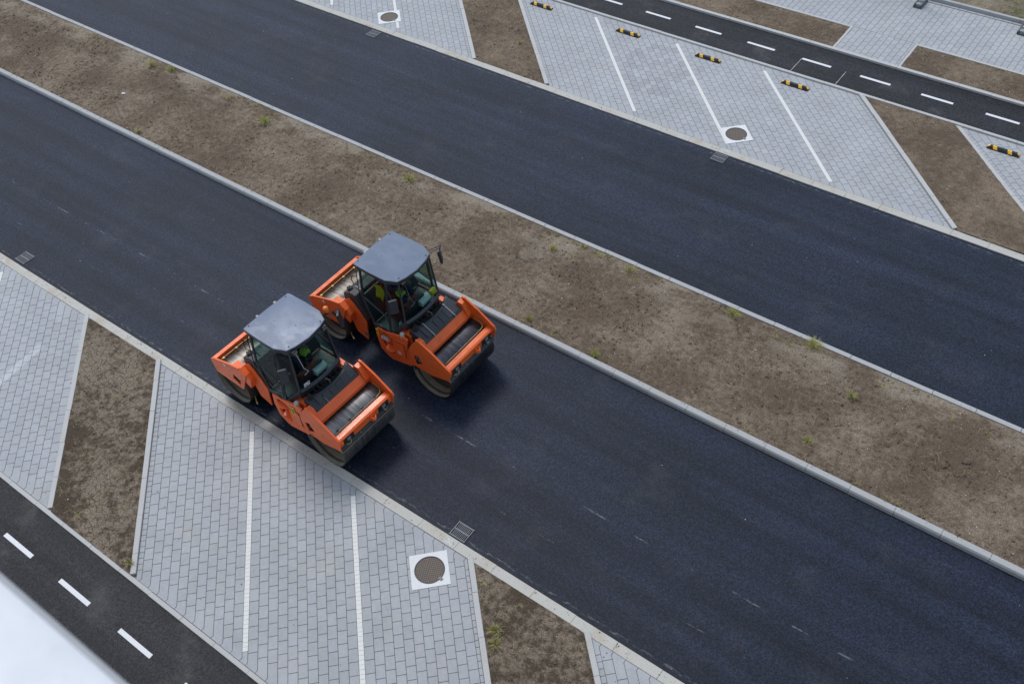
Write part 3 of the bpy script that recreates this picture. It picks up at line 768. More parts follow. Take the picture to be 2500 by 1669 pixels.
def roller(loc, var, label, rz=0):
    A = (var == 'A'); df = -.05 if A else .07; dr = .04 if A else -.07   # slightly different stretch between the two
    root = empty('road_roller', loc, label, 'road roller', 'tandem road rollers', rz)
    O, D_, PLS, CP = M['orange' if A else 'orangeB'], M['dark'], M['plastic'], M['cabpaint']
    part = lambda name, bm, m, parent=root, **k: mkobj(name, fix(bm), m, parent, **k)
    XF, XR = 1.64 + df, -1.64 + dr
    # --- drums
    for nm, xc, mt in (('front_drum', XF, M['drumA' if A else 'drumB']), ('rear_drum', XR, M['drumR'])):
        bm = bmesh.new(); lathe_y(bm, [(.57,-.83),(.594,-.832),(.60,-.822),(.60,.822),(.594,.832),(.57,.83)], xc, .6, 96)
        d = part(nm, bm, mt, smooth=30)
        for s in (-1, 1):
            bm = bmesh.new(); lathe_y(bm, [(.575,s*.828),(.570,s*.74)], xc, .6, 64); lathe_y(bm, [(.570,s*.74),(.552,s*.735),(.550,s*.68)], xc, .6, 64, 1); lathe_y(bm, [(.550,s*.68),(.545,s*.54)], xc, .6, 64); lathe_y(bm, [(.545,s*.54),(.54,s*.50),(.30,s*.49),(.28,s*.56),(.16,s*.56),(.15,s*.62),(.02,s*.62)], xc, .6, 64, 1)
            part('drum_end', bm, [M['mud'], M['mud_shade']], d, smooth=30)  # second tone paints the recess shade along with dark mud
    # --- front frame
    sx = lambda pts, dd: [(x+dd, z) for x, z in pts]
    PF = sx([(1.02,1.25),(1.22,1.62),(1.37,1.80),(1.44,1.785),(1.82,1.59),(2.27,1.29),(2.30,1.22),(2.26,.92),(2.13,.90),(1.69,.78),(1.14,.80)], df)
    HF = sx([(1.18,1.18),(1.33,1.25),(1.46,1.02),(1.24,.90)], df)
    F = bmesh.new(); prism_y(F, PF, -.865, -.84, HF)
    # flange on the upper edge
    up = sx([(1.35,1.81),(1.44,1.80),(1.82,1.61),(2.28,1.30),(2.32,1.22)], df)
    for (xa,za),(xb,zb) in zip(up[:-1], up[1:]):
        slab(F, [(xa,-.875,za),(xb,-.875,zb),(xb,-.825,zb),(xa,-.825,za)], .018)
    # raised shoulder next to the plate
    prism_y(F, sx([(1.10,1.30),(1.32,1.74),(1.46,1.73),(1.63,1.42),(1.60,1.28)], df), -.838, -.70)
    mirror_y(F)
    prism_y(F, sx([(1.30,1.24),(1.38,1.56),(1.46,1.55),(1.605,1.355),(1.60,1.26),(1.50,1.24)], df), -.70, .70)
    prism_y(F, sx([(2.075,1.235),(2.20,1.23),(2.245,1.20),(2.235,1.00),(2.10,1.03)], df), -.838, .838)
    ff = part('front_frame', F, O, bevel=.006)
    bm = bmesh.new()
    for (x, z) in sx([(1.10,1.42),(1.07,1.28),(1.17,1.02),(1.30,1.55),(1.45,1.52),(1.55,1.42),(1.48,1.28),(1.60,1.25),(1.75,1.15),(1.55,.95),(1.33,.84),(1.9,1.05),(2.1,1.15),(2.18,1.0),(1.95,1.35),(1.22,1.68)], df):
        for s in (-1, 1): cyl(bm, (x, s*.865, z), (x, s*.872, z), .011, 8)
    part('frame_bolt', bm, M['steel'], ff)['kind'] = 'stuff'
    for s in (-1, 1):
        bm = bmesh.new(); prism_y(bm, sx([(1.70,1.54),(1.735,1.54),(1.80,1.42),(1.775,1.41)], df), s*.866, s*.869); part('lifting_slot', bm, M['brass'] if A else M['steel'], ff)
    bm = bmesh.new()
    box(bm, 1.15+df, 1.48+df, -.78, -.76, .88, 1.27); part('backing_plate', bm, D_, ff)
    for k in range(3):
        bm = bmesh.new(); tube(bm, [(1.20+df+.05*k, -.80, 1.2-.01*k), (1.22+df+.05*k,-.82,1.05), (1.30+df+.04*k,-.80,.94)], .014, 6)
        part('hydraulic_hose', bm, M['steel'] if not A else D_, ff)
    bm = bmesh.new()
    for zz in (1.10, 1.04):
        tube(bm, [(2.22+df, .14, zz), (2.30+df, .15, zz), (2.345+df, .20, zz), (2.30+df, .25, zz), (2.22+df, .26, zz)], .016, 8)
    box(bm, 2.21+df, 2.26+df, .12, .28, 1.0, 1.14); part('tow_eye', bm, O, ff)
    for s in (-1, 1):
        bm = bmesh.new(); box(bm, 2.215+df, 2.262+df, min(s*.40, s*.71), max(s*.40, s*.71), 1.02, 1.18)
        h = part('headlight', bm, D_, ff, bevel=.008)
        bm = bmesh.new(); box(bm, 2.255+df, 2.275+df, min(s*.51, s*.61), max(s*.51, s*.61), 1.06, 1.15); part('lamp_lens', bm, M['lens'], h, bevel=.01)
        bm = bmesh.new(); box(bm, 2.235+df, 2.272+df, min(s*.73, s*.79), max(s*.73, s*.79), 1.09, 1.16); part('indicator', bm, M['amber'] if A else M['red'], h, bevel=.006)
        bm = bmesh.new(); tube(bm, [(2.27+df,s*.53,1.05),(2.31+df,s*.56,1.0),(2.28+df,s*.60,.96),(2.24+df,s*.66,.97)], .012, 6); part('lamp_cable', bm, M['brass'], h)
    # scraper boards
    bm = bmesh.new()
    slab(bm, [(2.185+df,-.83,.935),(2.185+df,.83,.935),(2.275+df,.83,.86),(2.275+df,-.83,.86)], .02)
    sc = part('scraper', bm, M['plastic'], ff, bevel=.003)
    bm = bmesh.new(); tube(bm, [(2.19+df,-.83,.962),(2.19+df,.83,.962)], .012, 6); tube(bm, [(2.18+df,-.835,.955),(2.28+df,-.835,.872)], .008, 6)
    if A: tube(bm, [(2.282+df,-.83,.868),(2.282+df,.83,.868)], .006, 6)
    part('scraper_edge', bm, M['brass'], sc)
    for yy in (-.6,-.2,.2,.6):
        bm = bmesh.new(); cyl(bm, (2.23+df,yy,.915), (2.238+df,yy,.925), .018, 8); part('clamp', bm, M['steel'], sc)
    # sprinkler pipe
    bm = bmesh.new(); tube(bm, [(2.045+df,-.70,1.26),(2.045+df,.60,1.26),(2.03+df,.72,1.27),(1.93+df,.79,1.29),(1.72+df,.80,1.32)], .011, 8)
    sp = part('sprinkler_pipe', bm, M['brass'], ff)
    for yy in (-.64,-.25,.15,.55):
        bm = bmesh.new(); box(bm, 2.0+df, 2.045+df, yy-.02, yy+.02, 1.23, 1.28); cyl(bm, (2.01+df,yy-.035,1.265),(2.01+df,yy+.035,1.265), .014, 8)
        part('nozzle', bm, M['dark'], sp)
    bm = bmesh.new(); box(bm, .98+df, 1.10+df, -.80, .80, .55, 1.2); part('frame_inside', bm, D_, ff)
    # --- rear frame
    PR = sx([(-2.12,1.24),(-1.95,1.33),(-1.62,1.44),(-1.28,1.545),(-1.02,1.61),(-.82,1.50),(-1.13,.79),(-2.12,.88),(-2.16,1.05)], dr)
    PR = sx([(-2.13,1.235),(-1.95,1.33),(-1.62,1.44),(-1.28,1.545),(-1.00,1.60),(-.80,1.48),(-1.12,.79),(-1.2,.765),(-2.09,.80),(-2.17,1.16)], dr)
    HR = sx([(-1.36,1.18),(-1.12,1.10),(-1.20,.89),(-1.42,1.0)], dr)
    F = bmesh.new(); prism_y(F, PR, -.865, -.84, HR)
    up = PR[0:5]
    for (xa,za),(xb,zb) in zip(up[:-1], up[1:]): slab(F, [(xa,-.872,za+.004),(xb,-.872,zb+.004),(xb,-.83,zb+.004),(xa,-.83,za+.004)], .014)
    prism_y(F, sx([(-1.30,1.40),(-1.28,1.55),(-1.00,1.60),(-.80,1.475),(-.93,1.12),(-1.02,1.15)], dr), -.838, -.66)   # box arm
    prism_y(F, sx([(-1.0,1.60),(-.80,1.74),(-.66,1.62),(-.48,1.38),(-.35,1.15),(-.43,.50),(-.78,.62),(-.86,.95),(-.80,1.38)], dr), -.69, -.655)  # yoke plate
    prism_y(F, sx([(-.80,1.47),(-.70,1.35),(-.80,1.02),(-.93,1.12)], dr), -.838, -.66)
    mirror_y(F)
    prism_y(F, sx([(-2.165,1.20),(-2.13,1.25),(-2.02,1.25),(-2.03,1.05),(-2.15,1.03)], dr), -.838, .838)
    prism_y(F, sx([(-1.06,1.30),(-1.06,1.58),(-.94,1.62),(-.90,1.30)], dr), -.66, .66)
    rf = part('rear_frame', F, O, bevel=.006)
    bm = bmesh.new()
    for (x, z) in sx([(-1.5,1.36),(-1.3,1.42),(-1.1,1.47),(-.98,1.38),(-1.02,1.2),(-1.08,1.02),(-1.2,.84),(-1.6,.95),(-1.8,1.2),(-2.0,1.0),(-1.45,1.25)], dr):
        for s in (-1, 1): cyl(bm, (x, s*.865, z), (x, s*.872, z), .011, 8)
    part('frame_bolt', bm, M['steel'], rf)['kind'] = 'stuff'
    bm = bmesh.new(); prism_y(bm, sx([(-1.66,1.385),(-1.58,1.405),(-1.56,1.33),(-1.61,1.30)], dr), -.868, -.866); part('lifting_slot', bm, M['label_w'], rf)
    bm = bmesh.new(); tube(bm, [(-1.90+dr,-.74,1.24),(-1.90+dr,.78,1.24)], .012, 8)
    sp = part('sprinkler_pipe', bm, M['brass'], rf)
    for yy in (-.68,-.28,.12,.52):
        bm = bmesh.new(); box(bm, -1.905+dr, -1.86+dr, yy-.022, yy+.022, 1.21, 1.26); cyl(bm, (-1.88+dr,yy-.035,1.25),(-1.88+dr,yy+.035,1.25), .016, 8); part('nozzle', bm, M['brass'], sp)
    bm = bmesh.new(); slab(bm, [(-1.98+dr,-.82,1.10),(-1.98+dr,.82,1.10),(-1.88+dr,.82,1.06),(-1.88+dr,-.82,1.06)], .02); part('scraper', bm, M['mud'], rf)
    bm = bmesh.new(); slab(bm, [(-1.12+dr,-.80,1.27),(-1.12+dr,.80,1.27),(-1.04+dr,.80,1.60),(-1.04+dr,-.80,1.60)], .015); part('splash_plate', bm, M['steel'], rf)
    bm = bmesh.new(); tube(bm, [(-1.06+dr,-.70,.42),(-.95+dr,-.76,.38),(-.80+dr,-.84,.45)], .016, 6); part('edge_cutter', bm, M['brass'], rf)
    if not A:
        bm = bmesh.new(); box(bm, -.50+dr, -.36+dr, -.70, -.692, .66, .78); part('sticker', bm, M['steel'], rf)
    # --- rear tank
    bm = bmesh.new()
    prism_y(bm, sx([(-1.04,1.45),(-1.02,1.80),(-.78,1.93),(-.60,1.90),(-.30,1.25),(-.40,.9),(-.95,1.0)], dr), -.645, .645)
    rt = part('rear_tank', bm, PLS, bevel=.02)
    def cap(cx, cy, z, parent):
        bm = bmesh.new(); cyl(bm, (cx,cy,z-.03),(cx,cy,z+.02), .075, 20); cyl(bm, (cx,cy,z+.02),(cx,cy,z+.035), .055, 20)
        for k in range(5):
            a = k*math.pi*2/5; box(bm, -.012, .07, -.012, .012, z+.02, z+.045, M=Matrix.Translation((cx,cy,0)) @ Matrix.Rotation(a, 4, 'Z'))
        part('tank_cap', bm, M['rubber'], parent, bevel=.003)
    cap(-.88+dr, -.52, 1.92, rt)
    bm = bmesh.new(); tube(bm, [(-.80+dr,-.42,1.96),(-.62+dr,-.42,1.93),(-.33+dr,-.42,1.30)], .013, 6); part('tank_strap', bm, M['steel'] if not A else M['rubber'], rt)
    # --- middle: body panels, core, steps
    PM = [(.12,1.46),(.07,1.10),(.13,.74),(.33,.58),(.47,.53),(1.10,.68),(1.22,.82),(1.04,1.12),(1.06,1.30),(1.12,1.60),(.95,1.62),(.5,1.50)]
    PMF = [(x, min(z, 1.44)) for x, z in PM]
    HM = [(.24,1.40),(.22,.98),(.34,.74),(.60,.80),(.60,1.36),(.45,1.42)]
    for s in (1, -1):
        F = bmesh.new(); prism_y(F, PM if s < 0 else PMF, s*.85, s*.80, HM); prism_y(F, [(.10,1.45),(.07,1.1),(.13,.75),(.36,.58),(1.10,.70),(1.10,1.6),(.95,1.6),(.5,1.49)], s*.80, s*.50) if False else None
        box(F, .12, .9, min(s*.70, s*.799), max(s*.70, s*.799), 1.421, 1.46); box(F, .62, .9, min(s*.70, s*.799), max(s*.70, s*.799), .8, 1.42)
        prism_y(F, [(.12,1.45),(.09,1.1),(.15,.75),(.36,.60),(1.10,.70),(1.10,1.58 if s < 0 else 1.43),(.95,1.58 if s < 0 else 1.43),(.5,1.48 if s < 0 else 1.42)], s*.70, s*.50)
        body = part('body_panel', F, O, bevel=.006)
        bm = bmesh.new(); prism_y(bm, [(.63,1.36),(.63,.78),(1.0,.84),(.96,1.40)], s*.862, s*.851); part('service_door', bm, O, body, bevel=.004)
        for (x, z, w) in ((.385,1.22,.14),(.44,.86,.15)):
            bm = bmesh.new(); pts = [(x-w, s*.76),(x-w*.7, s*.88),(x-w*.2, s*.92),(x+w*.6, s*.92),(x+w, s*.86),(x+w, s*.72),(x-w, s*.72)]
            prism_z(bm, pts if s < 0 else pts[::-1], z, z+.05); part('step', bm, O, body, bevel=.012)
    bm = bmesh.new(); box(bm, -.6, 1.25, -.48, .48, .42, 1.40); box(bm, -.9, .2, -.3, .3, .3, 1.2); box(bm, 1.0, 1.35+df, -.62, .62, 1.0, 1.62)
    part('machine_core', bm, D_)
    bm = bmesh.new(); tube(bm, [(.66,-.866,1.34),(.95,-.866,1.37),(.99,-.866,1.30),(.99,-.866,.92)], .007, 6); part('door_seal', bm, D_, body)
    # warning label with round emblem
    lx, lz = (.72, 1.20) if A else (.10, 1.20)
    bm = bmesh.new(); w, h, sk = (.14, .25, .035) if A else (.085, .26, .0)
    slab(bm, [(lx,-.866,lz),(lx+w,-.866,lz+sk),(lx+w,-.866,lz+sk+h),(lx,-.866,lz+h)], .002); lb = part('warning_label', bm, M['label_y'], body)
    bm = bmesh.new(); cxl, czl, r_ = lx+w/2, lz+h*.62, w*.34
    tube(bm, [(cxl+r_*math.cos(k*.5236), -.868, czl+r_*math.sin(k*.5236)+sk/2) for k in range(12)], .004, 5, closed=True)
    tube(bm, [(cxl-r_*.6,-.870,czl+sk/2-.02),(cxl+r_*.6,-.870,czl+sk/2+.02)], .005, 5)
    for q in range(3): tube(bm, [(lx+w*.2,-.8695,lz+.03+.025*q+sk*.2),(lx+w*.8,-.8695,lz+.03+.025*q+sk*.8)], .003, 4)
    part('emblem', bm, M['ink'], lb)
    if not A:
        bm = bmesh.new(); slab(bm, [(.70,-.864,.98),(.76,-.864,.90),(.86,-.864,.94),(.84,-.864,1.01),(.76,-.864,1.05)], .002); part('sticker', bm, M['pink'], body)
        bm = bmesh.new()
        for q in range(7): tube(bm, [(.28+.03*q,-.86+.01*(q%3),1.30),(.33+.03*q,-.93,1.285+.01*(q%2)),(.30+.04*q,-.90,1.275)], .014, 5)
        part('rag', bm, M['kerb'], body)
    bm = bmesh.new(); cyl(bm, (.93,-.80,1.55),(.93,-.80,1.68), .052, 20); cyl(bm, (.93,-.80,1.68),(.93,-.80,1.687), .016, 10); part('round_socket_cap', bm, M['kerb_light'], body, smooth=40)
    for zz in (1.16, 1.24, 1.46, 1.52):
        if not A:
            bm = bmesh.new(); cyl(bm, (.0,-.72,zz),(.08,-.76,zz-.02), .014, 8); part('hose_coupling', bm, M['red'], body)
    # --- front tank
    FT = bmesh.new(); N = 14; rows = []
    for i in range(N+1):
        y = -.66 + 1.34*i/N; xr = 1.20 - .38*y*y; xf = 1.47 + df
        zr = 1.74 + (.04 if y > .56 else 0); zf = 1.575
        rows.append([FT.verts.new(p) for p in ((xr, y, 1.35), (xr, y, zr-.02), (xr+.03, y, zr), (xr+.08, y, zr-.01), (xf-.02, y, zf), (xf, y, zf-.02), (xf, y, 1.35))])
    for a, b in zip(rows[:-1], rows[1:]):
        for k in range(7): FT.faces.new([a[k], a[(k+1)%7], b[(k+1)%7], b[k]])
    FT.faces.new(rows[0]); FT.faces.new(rows[-1][::-1])
    for k in range(6):       # raised pads between the grooves
        y0 = -.50 + k*.19; y1 = y0 + .165; ym = (y0+y1)/2; xr = 1.20 - .38*ym*ym
        z0 = 1.725; xf = 1.46 + df
        slab(FT, [(xr+.09, y0, z0),(xf-.04, y0, 1.59),(xf-.04, y1, 1.59),(xr+.09, y1, z0)], .02)
    ft = part('water_tank', FT, PLS, bevel=.006)
    cap(1.15, -.55, 1.77, ft)
    for yy in ((-.34, .42) if not A else (-.31,)):
        bm = bmesh.new(); xr = 1.20-.38*yy*yy
        pts = [(xr-.01, 1.70), (xr+.03, 1.765), (xr+.08, 1.758), (1.46+df, 1.60), (1.49+df, 1.56)]
        if A: pts = [(1.36+df, 1.665),(1.46+df, 1.61),(1.49+df, 1.57)]
        w = .018 if not A else .008
        for (xa,za),(xb,zb) in zip(pts[:-1], pts[1:]): slab(bm, [(xa,yy-w,za),(xb,yy-w,zb),(xb,yy+w,zb),(xa,yy+w,za)], .008)
        part('tank_strap', bm, M['steel'], ft)
    for k in range(8):
        y = -.48 + k*.13 + rnd.uniform(-.04,.04); bm = bmesh.new(); tube(bm, [(.95,y,1.55),(1.0,y+.03,1.72),(1.08,y+.06,1.69),(1.14,y+.02,1.5)], rnd.uniform(.010,.022), 6)
        part('hydraulic_hose', bm, M['mud'] if k == 4 else D_)
    # --- cab
    top = 3.04
    L = dict(rt=(-.24,-.655,top), kn=(-.25,-.735,2.22), lr=(.02,-.79,1.52), lf=(.55,-.79,1.52), dt=(.58,-.67,top), wb=(.90,-.60,1.86), wt=(.85,-.53,top), cb=(.62,-.78,1.53))
    mir = lambda p: (p[0], -p[1], p[2])
    F = bmesh.new()
    def post(a, b, w=.028):
        for f_ in ((lambda p: p), mir):
            tube(F, [f_(a), f_(b)], w, 6)
    post(L['rt'], L['kn'], .032); post(L['kn'], L['lr'], .03); post(L['lr'], L['lf'], .035); post(L['dt'], L['lf'], .036); post((.50,-.765,1.95), L['kn'], .022)
    post(L['wt'], L['wb'], .026); post(L['cb'], L['wb'], .03); post(L['rt'], L['dt'], .03); post(L['dt'], L['wt'], .03)
    bow = lambda y, b: b + .075*(1 - (y/.6)**2)
    ys = [-.6 + 1.2*i/10 for i in range(11)]
    for i in range(10):
        ya, yb_ = ys[i], ys[i+1]; sa, sb = ya*.885, yb_*.885
        slab(F, [(bow(ya,.89),ya,1.87),(bow(yb_,.89),yb_,1.87),(bow(yb_,.955),yb_,1.83),(bow(ya,.955),ya,1.83)], .03)
        slab(F, [(bow(ya,.93),ya,1.84),(bow(yb_,.93),yb_,1.84),(bow(yb_,.86),yb_,1.50),(bow(ya,.86),ya,1.50)], .02)
    tube(F, [(bow(y,.85), y*.885, top) for y in ys], .028, 6)
    tube(F, [mir(L['rt']), L['rt']], .03, 6); tube(F, [mir(L['kn']), L['kn']], .035, 6)
    # lower side skins and rear wall, floor
    slab(F, [(-.25,-.735,2.22),(.02,-.79,1.52),(.02,.79,1.52),(-.25,.735,2.22)], .03)
    F2 = [( .0,-.79,1.46),(.62,-.79,1.46),(.93,-.60,1.50),(.93,.60,1.50),(.62,.79,1.46),(.0,.79,1.46)]
    prism_z(F, [(p[0],p[1]) for p in F2], 1.46, 1.50)
    for s in (-1, 1):
        pts = [(.0, s*.80, 1.44), (.60, s*.80, 1.44), (.60, s*.80, 1.56), (.02, s*.80, 1.56)]
        slab(F, pts if s < 0 else pts[::-1], .02)
        pts = [(.60, s*.80, 1.45), (.92, s*.61, 1.72), (.91, s*.61, 1.86), (.60, s*.80, 1.55)]
        slab(F, pts if s < 0 else pts[::-1], .02)
    cab = part('cab_frame', F, CP, bevel=.004)
    # glazing
    def pane(name, pts, parent=cab):
        bm = bmesh.new(); f = bm.faces.new([bm.verts.new(p) for p in pts]); return mkobj(name, bm, M['glass'], parent)
    bm = bmesh.new(); lo = [bm.verts.new((bow(y,.895), y, 1.88)) for y in ys]; hi = [bm.verts.new((bow(y,.85), y*.885, top)) for y in ys]
    for i in range(10): bm.faces.new([lo[i], lo[i+1], hi[i+1], hi[i]])
    ws = mkobj('windscreen', bm, M['glass'], cab, smooth=60)
    for s in (1, -1):
        q = lambda p: (p[0], p[1]*s, p[2])
        pane('corner_window', [q(L['cb']), q(L['wb']), q(L['wt']), q(L['dt'])])
        pane('door_window', [q(L['rt']), q(L['kn']), q((.50,-.765,1.95)), q(L['dt'])]); pane('door_window', [q(L['kn']), q(L['lr']), q(L['lf']), q((.50,-.765,1.95))])
    pane('rear_window', [L['rt'], L['kn'], mir(L['kn']), mir(L['rt'])])
    # roof
    P_ = [(-.42,-.66),(-.38,-.68),(.10,-.70),(.58,-.69),(.86,-.565),(.93,-.36),(.975,0),(.93,.36),(.86,.565),(.58,.69),(.10,.70),(-.38,.68),(-.42,.66),(-.445,0)]
    bm = bmesh.new(); n = len(P_)
    def ring(k, z, f=lambda x,y:0): return [bm.verts.new((x*k+.14*(1-k), y*k, z + f(x,y))) for x, y in P_]
    rr = [ring(.965, top-.0), ring(1.0, top+.012), ring(1.0, top+.085), ring(.985, top+.098), ring(.75, top+.112), ring(.4, top+.122)]
    for a, b in zip(rr[:-1], rr[1:]):
        for k in range(n): bm.faces.new([a[k], a[(k+1)%n], b[(k+1)%n], b[k]])
    bm.faces.new(rr[-1]); bm.faces.new(rr[0][::-1])
    roof = part('cab_roof', bm, [M['roofA' if A else 'roofB'], CP], smooth=25)
    for p in roof.data.polygons:
        if p.center.z < top + .088: p.material_index = 1  # upright skirt takes the dark paint, imitating shade on its vertical faces
    for bx, by in ((-.36,.55),(-.36,-.55),(.0,-.13),(.5,.05),(.82,-.46),(.84,.46)):
        bm = bmesh.new(); cyl(bm, (bx,by,top+.09),(bx,by,top+.125), .011, 8); part('roof_plug', bm, M['rubber'], roof)
    for by in (-.22, .3):
        bm = bmesh.new(); box(bm, -.49, -.41, by-.03, by+.03, top+.04, top+.085); part('hinge', bm, M['kerb'], roof, bevel=.004)
    # lamps under the roof front
    for s in ((-1, 1) if A else (-1,)):
        bm = bmesh.new(); box(bm, .90, .97, s*.44-.07, s*.44+.07, top-.06, top+.03); wl = part('work_lamp', bm, D_, cab, bevel=.012)
        if A: bm = bmesh.new(); box(bm, .965, .975, s*.44-.055, s*.44+.055, top-.045, top+.0); part('lamp_lens', bm, M['lens'], wl)
    bm = bmesh.new(); tube(bm, [(.93,-.42,2.97),(.965,-.36,2.45),(.99,-.28,2.30),(.985,-.40,2.27)], .006, 5); part('wiper', bm, M['label_w'] if A else M['steel'], cab)
    if A:
        bm = bmesh.new(); slab(bm, [(.975,-.50,1.93),(.985,-.34,1.93),(.98,-.335,2.03),(.97,-.49,2.03)], .002); st = part('sticker', bm, M['label_w'], ws)
        bm = bmesh.new(); cyl(bm, (.984,-.37,1.995),(.988,-.37,1.995), .018, 12); tube(bm, [(.985,-.48,1.96),(.988,-.40,1.96)], .004, 4); tube(bm, [(.985,-.48,1.98),(.988,-.42,1.98)], .004, 4); part('sticker_print', bm, M['ink'], st)
    # mirrors
    def mirror(pts, c, s, yaw):
        bm = bmesh.new(); tube(bm, pts, .010, 6); tube(bm, [tuple(Vector(p)+Vector((0,0,-.07))) for p in pts[:-1]], .008, 6)
        arm = part('mirror_arm', bm, D_, cab)
        bm = bmesh.new(); Mt = Matrix.Translation(c) @ Matrix.Rotation(yaw, 4, 'Z') @ Matrix.Rotation(R(-8), 4, 'Y')
        box(bm, -.035, .035, -.10, .10, -.19, .19, M=Mt); mm = part('mirror', bm, PLS, arm, bevel=.018)
    mirror([(.60,-.70,2.98),(.80,-.80,2.82),(.88,-.84,2.74)], (.90,-.85,2.60), 1, R(-35))
    mirror([(.66,.68,3.02),(.70,.95,2.95),(.66,1.14,2.86),(.62,1.14,2.66)], (.60,1.14,2.50), 1, R(40))
    # hand rails at the rear of the cab
    bm = bmesh.new(); tube(bm, [(-.30,-.66,2.98),(-.34,-.70,2.9),(-.34,-.76,2.1),(-.28,-.76,2.0)], .012, 6)
    tube(bm, [(-.34,-.72,2.8),(-.48,-.74,2.76),(-.52,-.74,2.62),(-.46,-.75,2.5),(-.34,-.74,2.55)], .010, 6)
    tube(bm, [(-.20,-.75,2.05),(.10,-.83,1.62)], .010, 6); tube(bm, [(.57,-.72,2.95),(.60,-.80,2.5),(.58,-.83,1.7)], .011, 6); part('handrail', bm, D_, cab)
    bm = bmesh.new(); box(bm, .30, .44, -.835, -.80, 1.50, 1.56); part('door_handle', bm, D_, cab)
    if A:
        bm = bmesh.new(); cyl(bm, (.66,.80,2.98),(.66,.80,3.05), .03, 12); tube(bm, [(.60,.70,3.0),(.66,.80,3.0)], .014, 6); bc = part('beacon', bm, D_, cab)
        bm = bmesh.new(); tube(bm, [(.66,.80,3.05),(.66,.80,3.07),(.66,.80,3.17),(.66,.80,3.20),(.66,.80,3.21)], [.05,.062,.062,.045,.015], 20); part('beacon_lens', bm, M['amber'], bc, smooth=50)
    # interior
    bm = bmesh.new(); box(bm, -.12, .34, -.24, .24, 1.88, 2.0); box(bm, -.20, -.08, -.24, .24, 1.95, 2.5); box(bm, -.02, .26, -.17, .17, 1.5, 1.88)
    box(bm, -.05, .35, -.32, -.25, 2.1, 2.16); box(bm, -.05, .35, .25, .32, 2.1, 2.16); seat = part('seat', bm, M['seat'], bevel=.035)
    bm = bmesh.new(); box(bm, .56, .74, -.30, .30, 1.5, 2.0); box(bm, .70, .90, -.5, .5, 1.5, 1.72); con = part('console', bm, CP, bevel=.03)
    bm = bmesh.new(); c = Vector((.56, 0, 2.14)); Rm = Matrix.Rotation(R(-35), 3, 'Y')
    tube(bm, [c + Rm @ Vector((.17*math.cos(k*.3142), .17*math.sin(k*.3142), 0)) for k in range(20)], .013, 6, closed=True)
    tube(bm, [c + Rm @ Vector((-.16,0,0)), c + Rm @ Vector((.16,0,0))], .010, 5); tube(bm, [c, c + Rm @ Vector((.0,0,-.2))], .02, 6); part('steering_wheel', bm, D_, con)
    return root

RA, RB = (-13.71, 8.475, 0), (-13.09, 11.34, 0)
roller(RA, 'A', 'near orange tandem road roller with an amber beacon, its drums along the paved gutter', R(-2.0))
roller(RB, 'B', 'far orange tandem road roller with strapped tank beside the raised kerb', R(-.8))

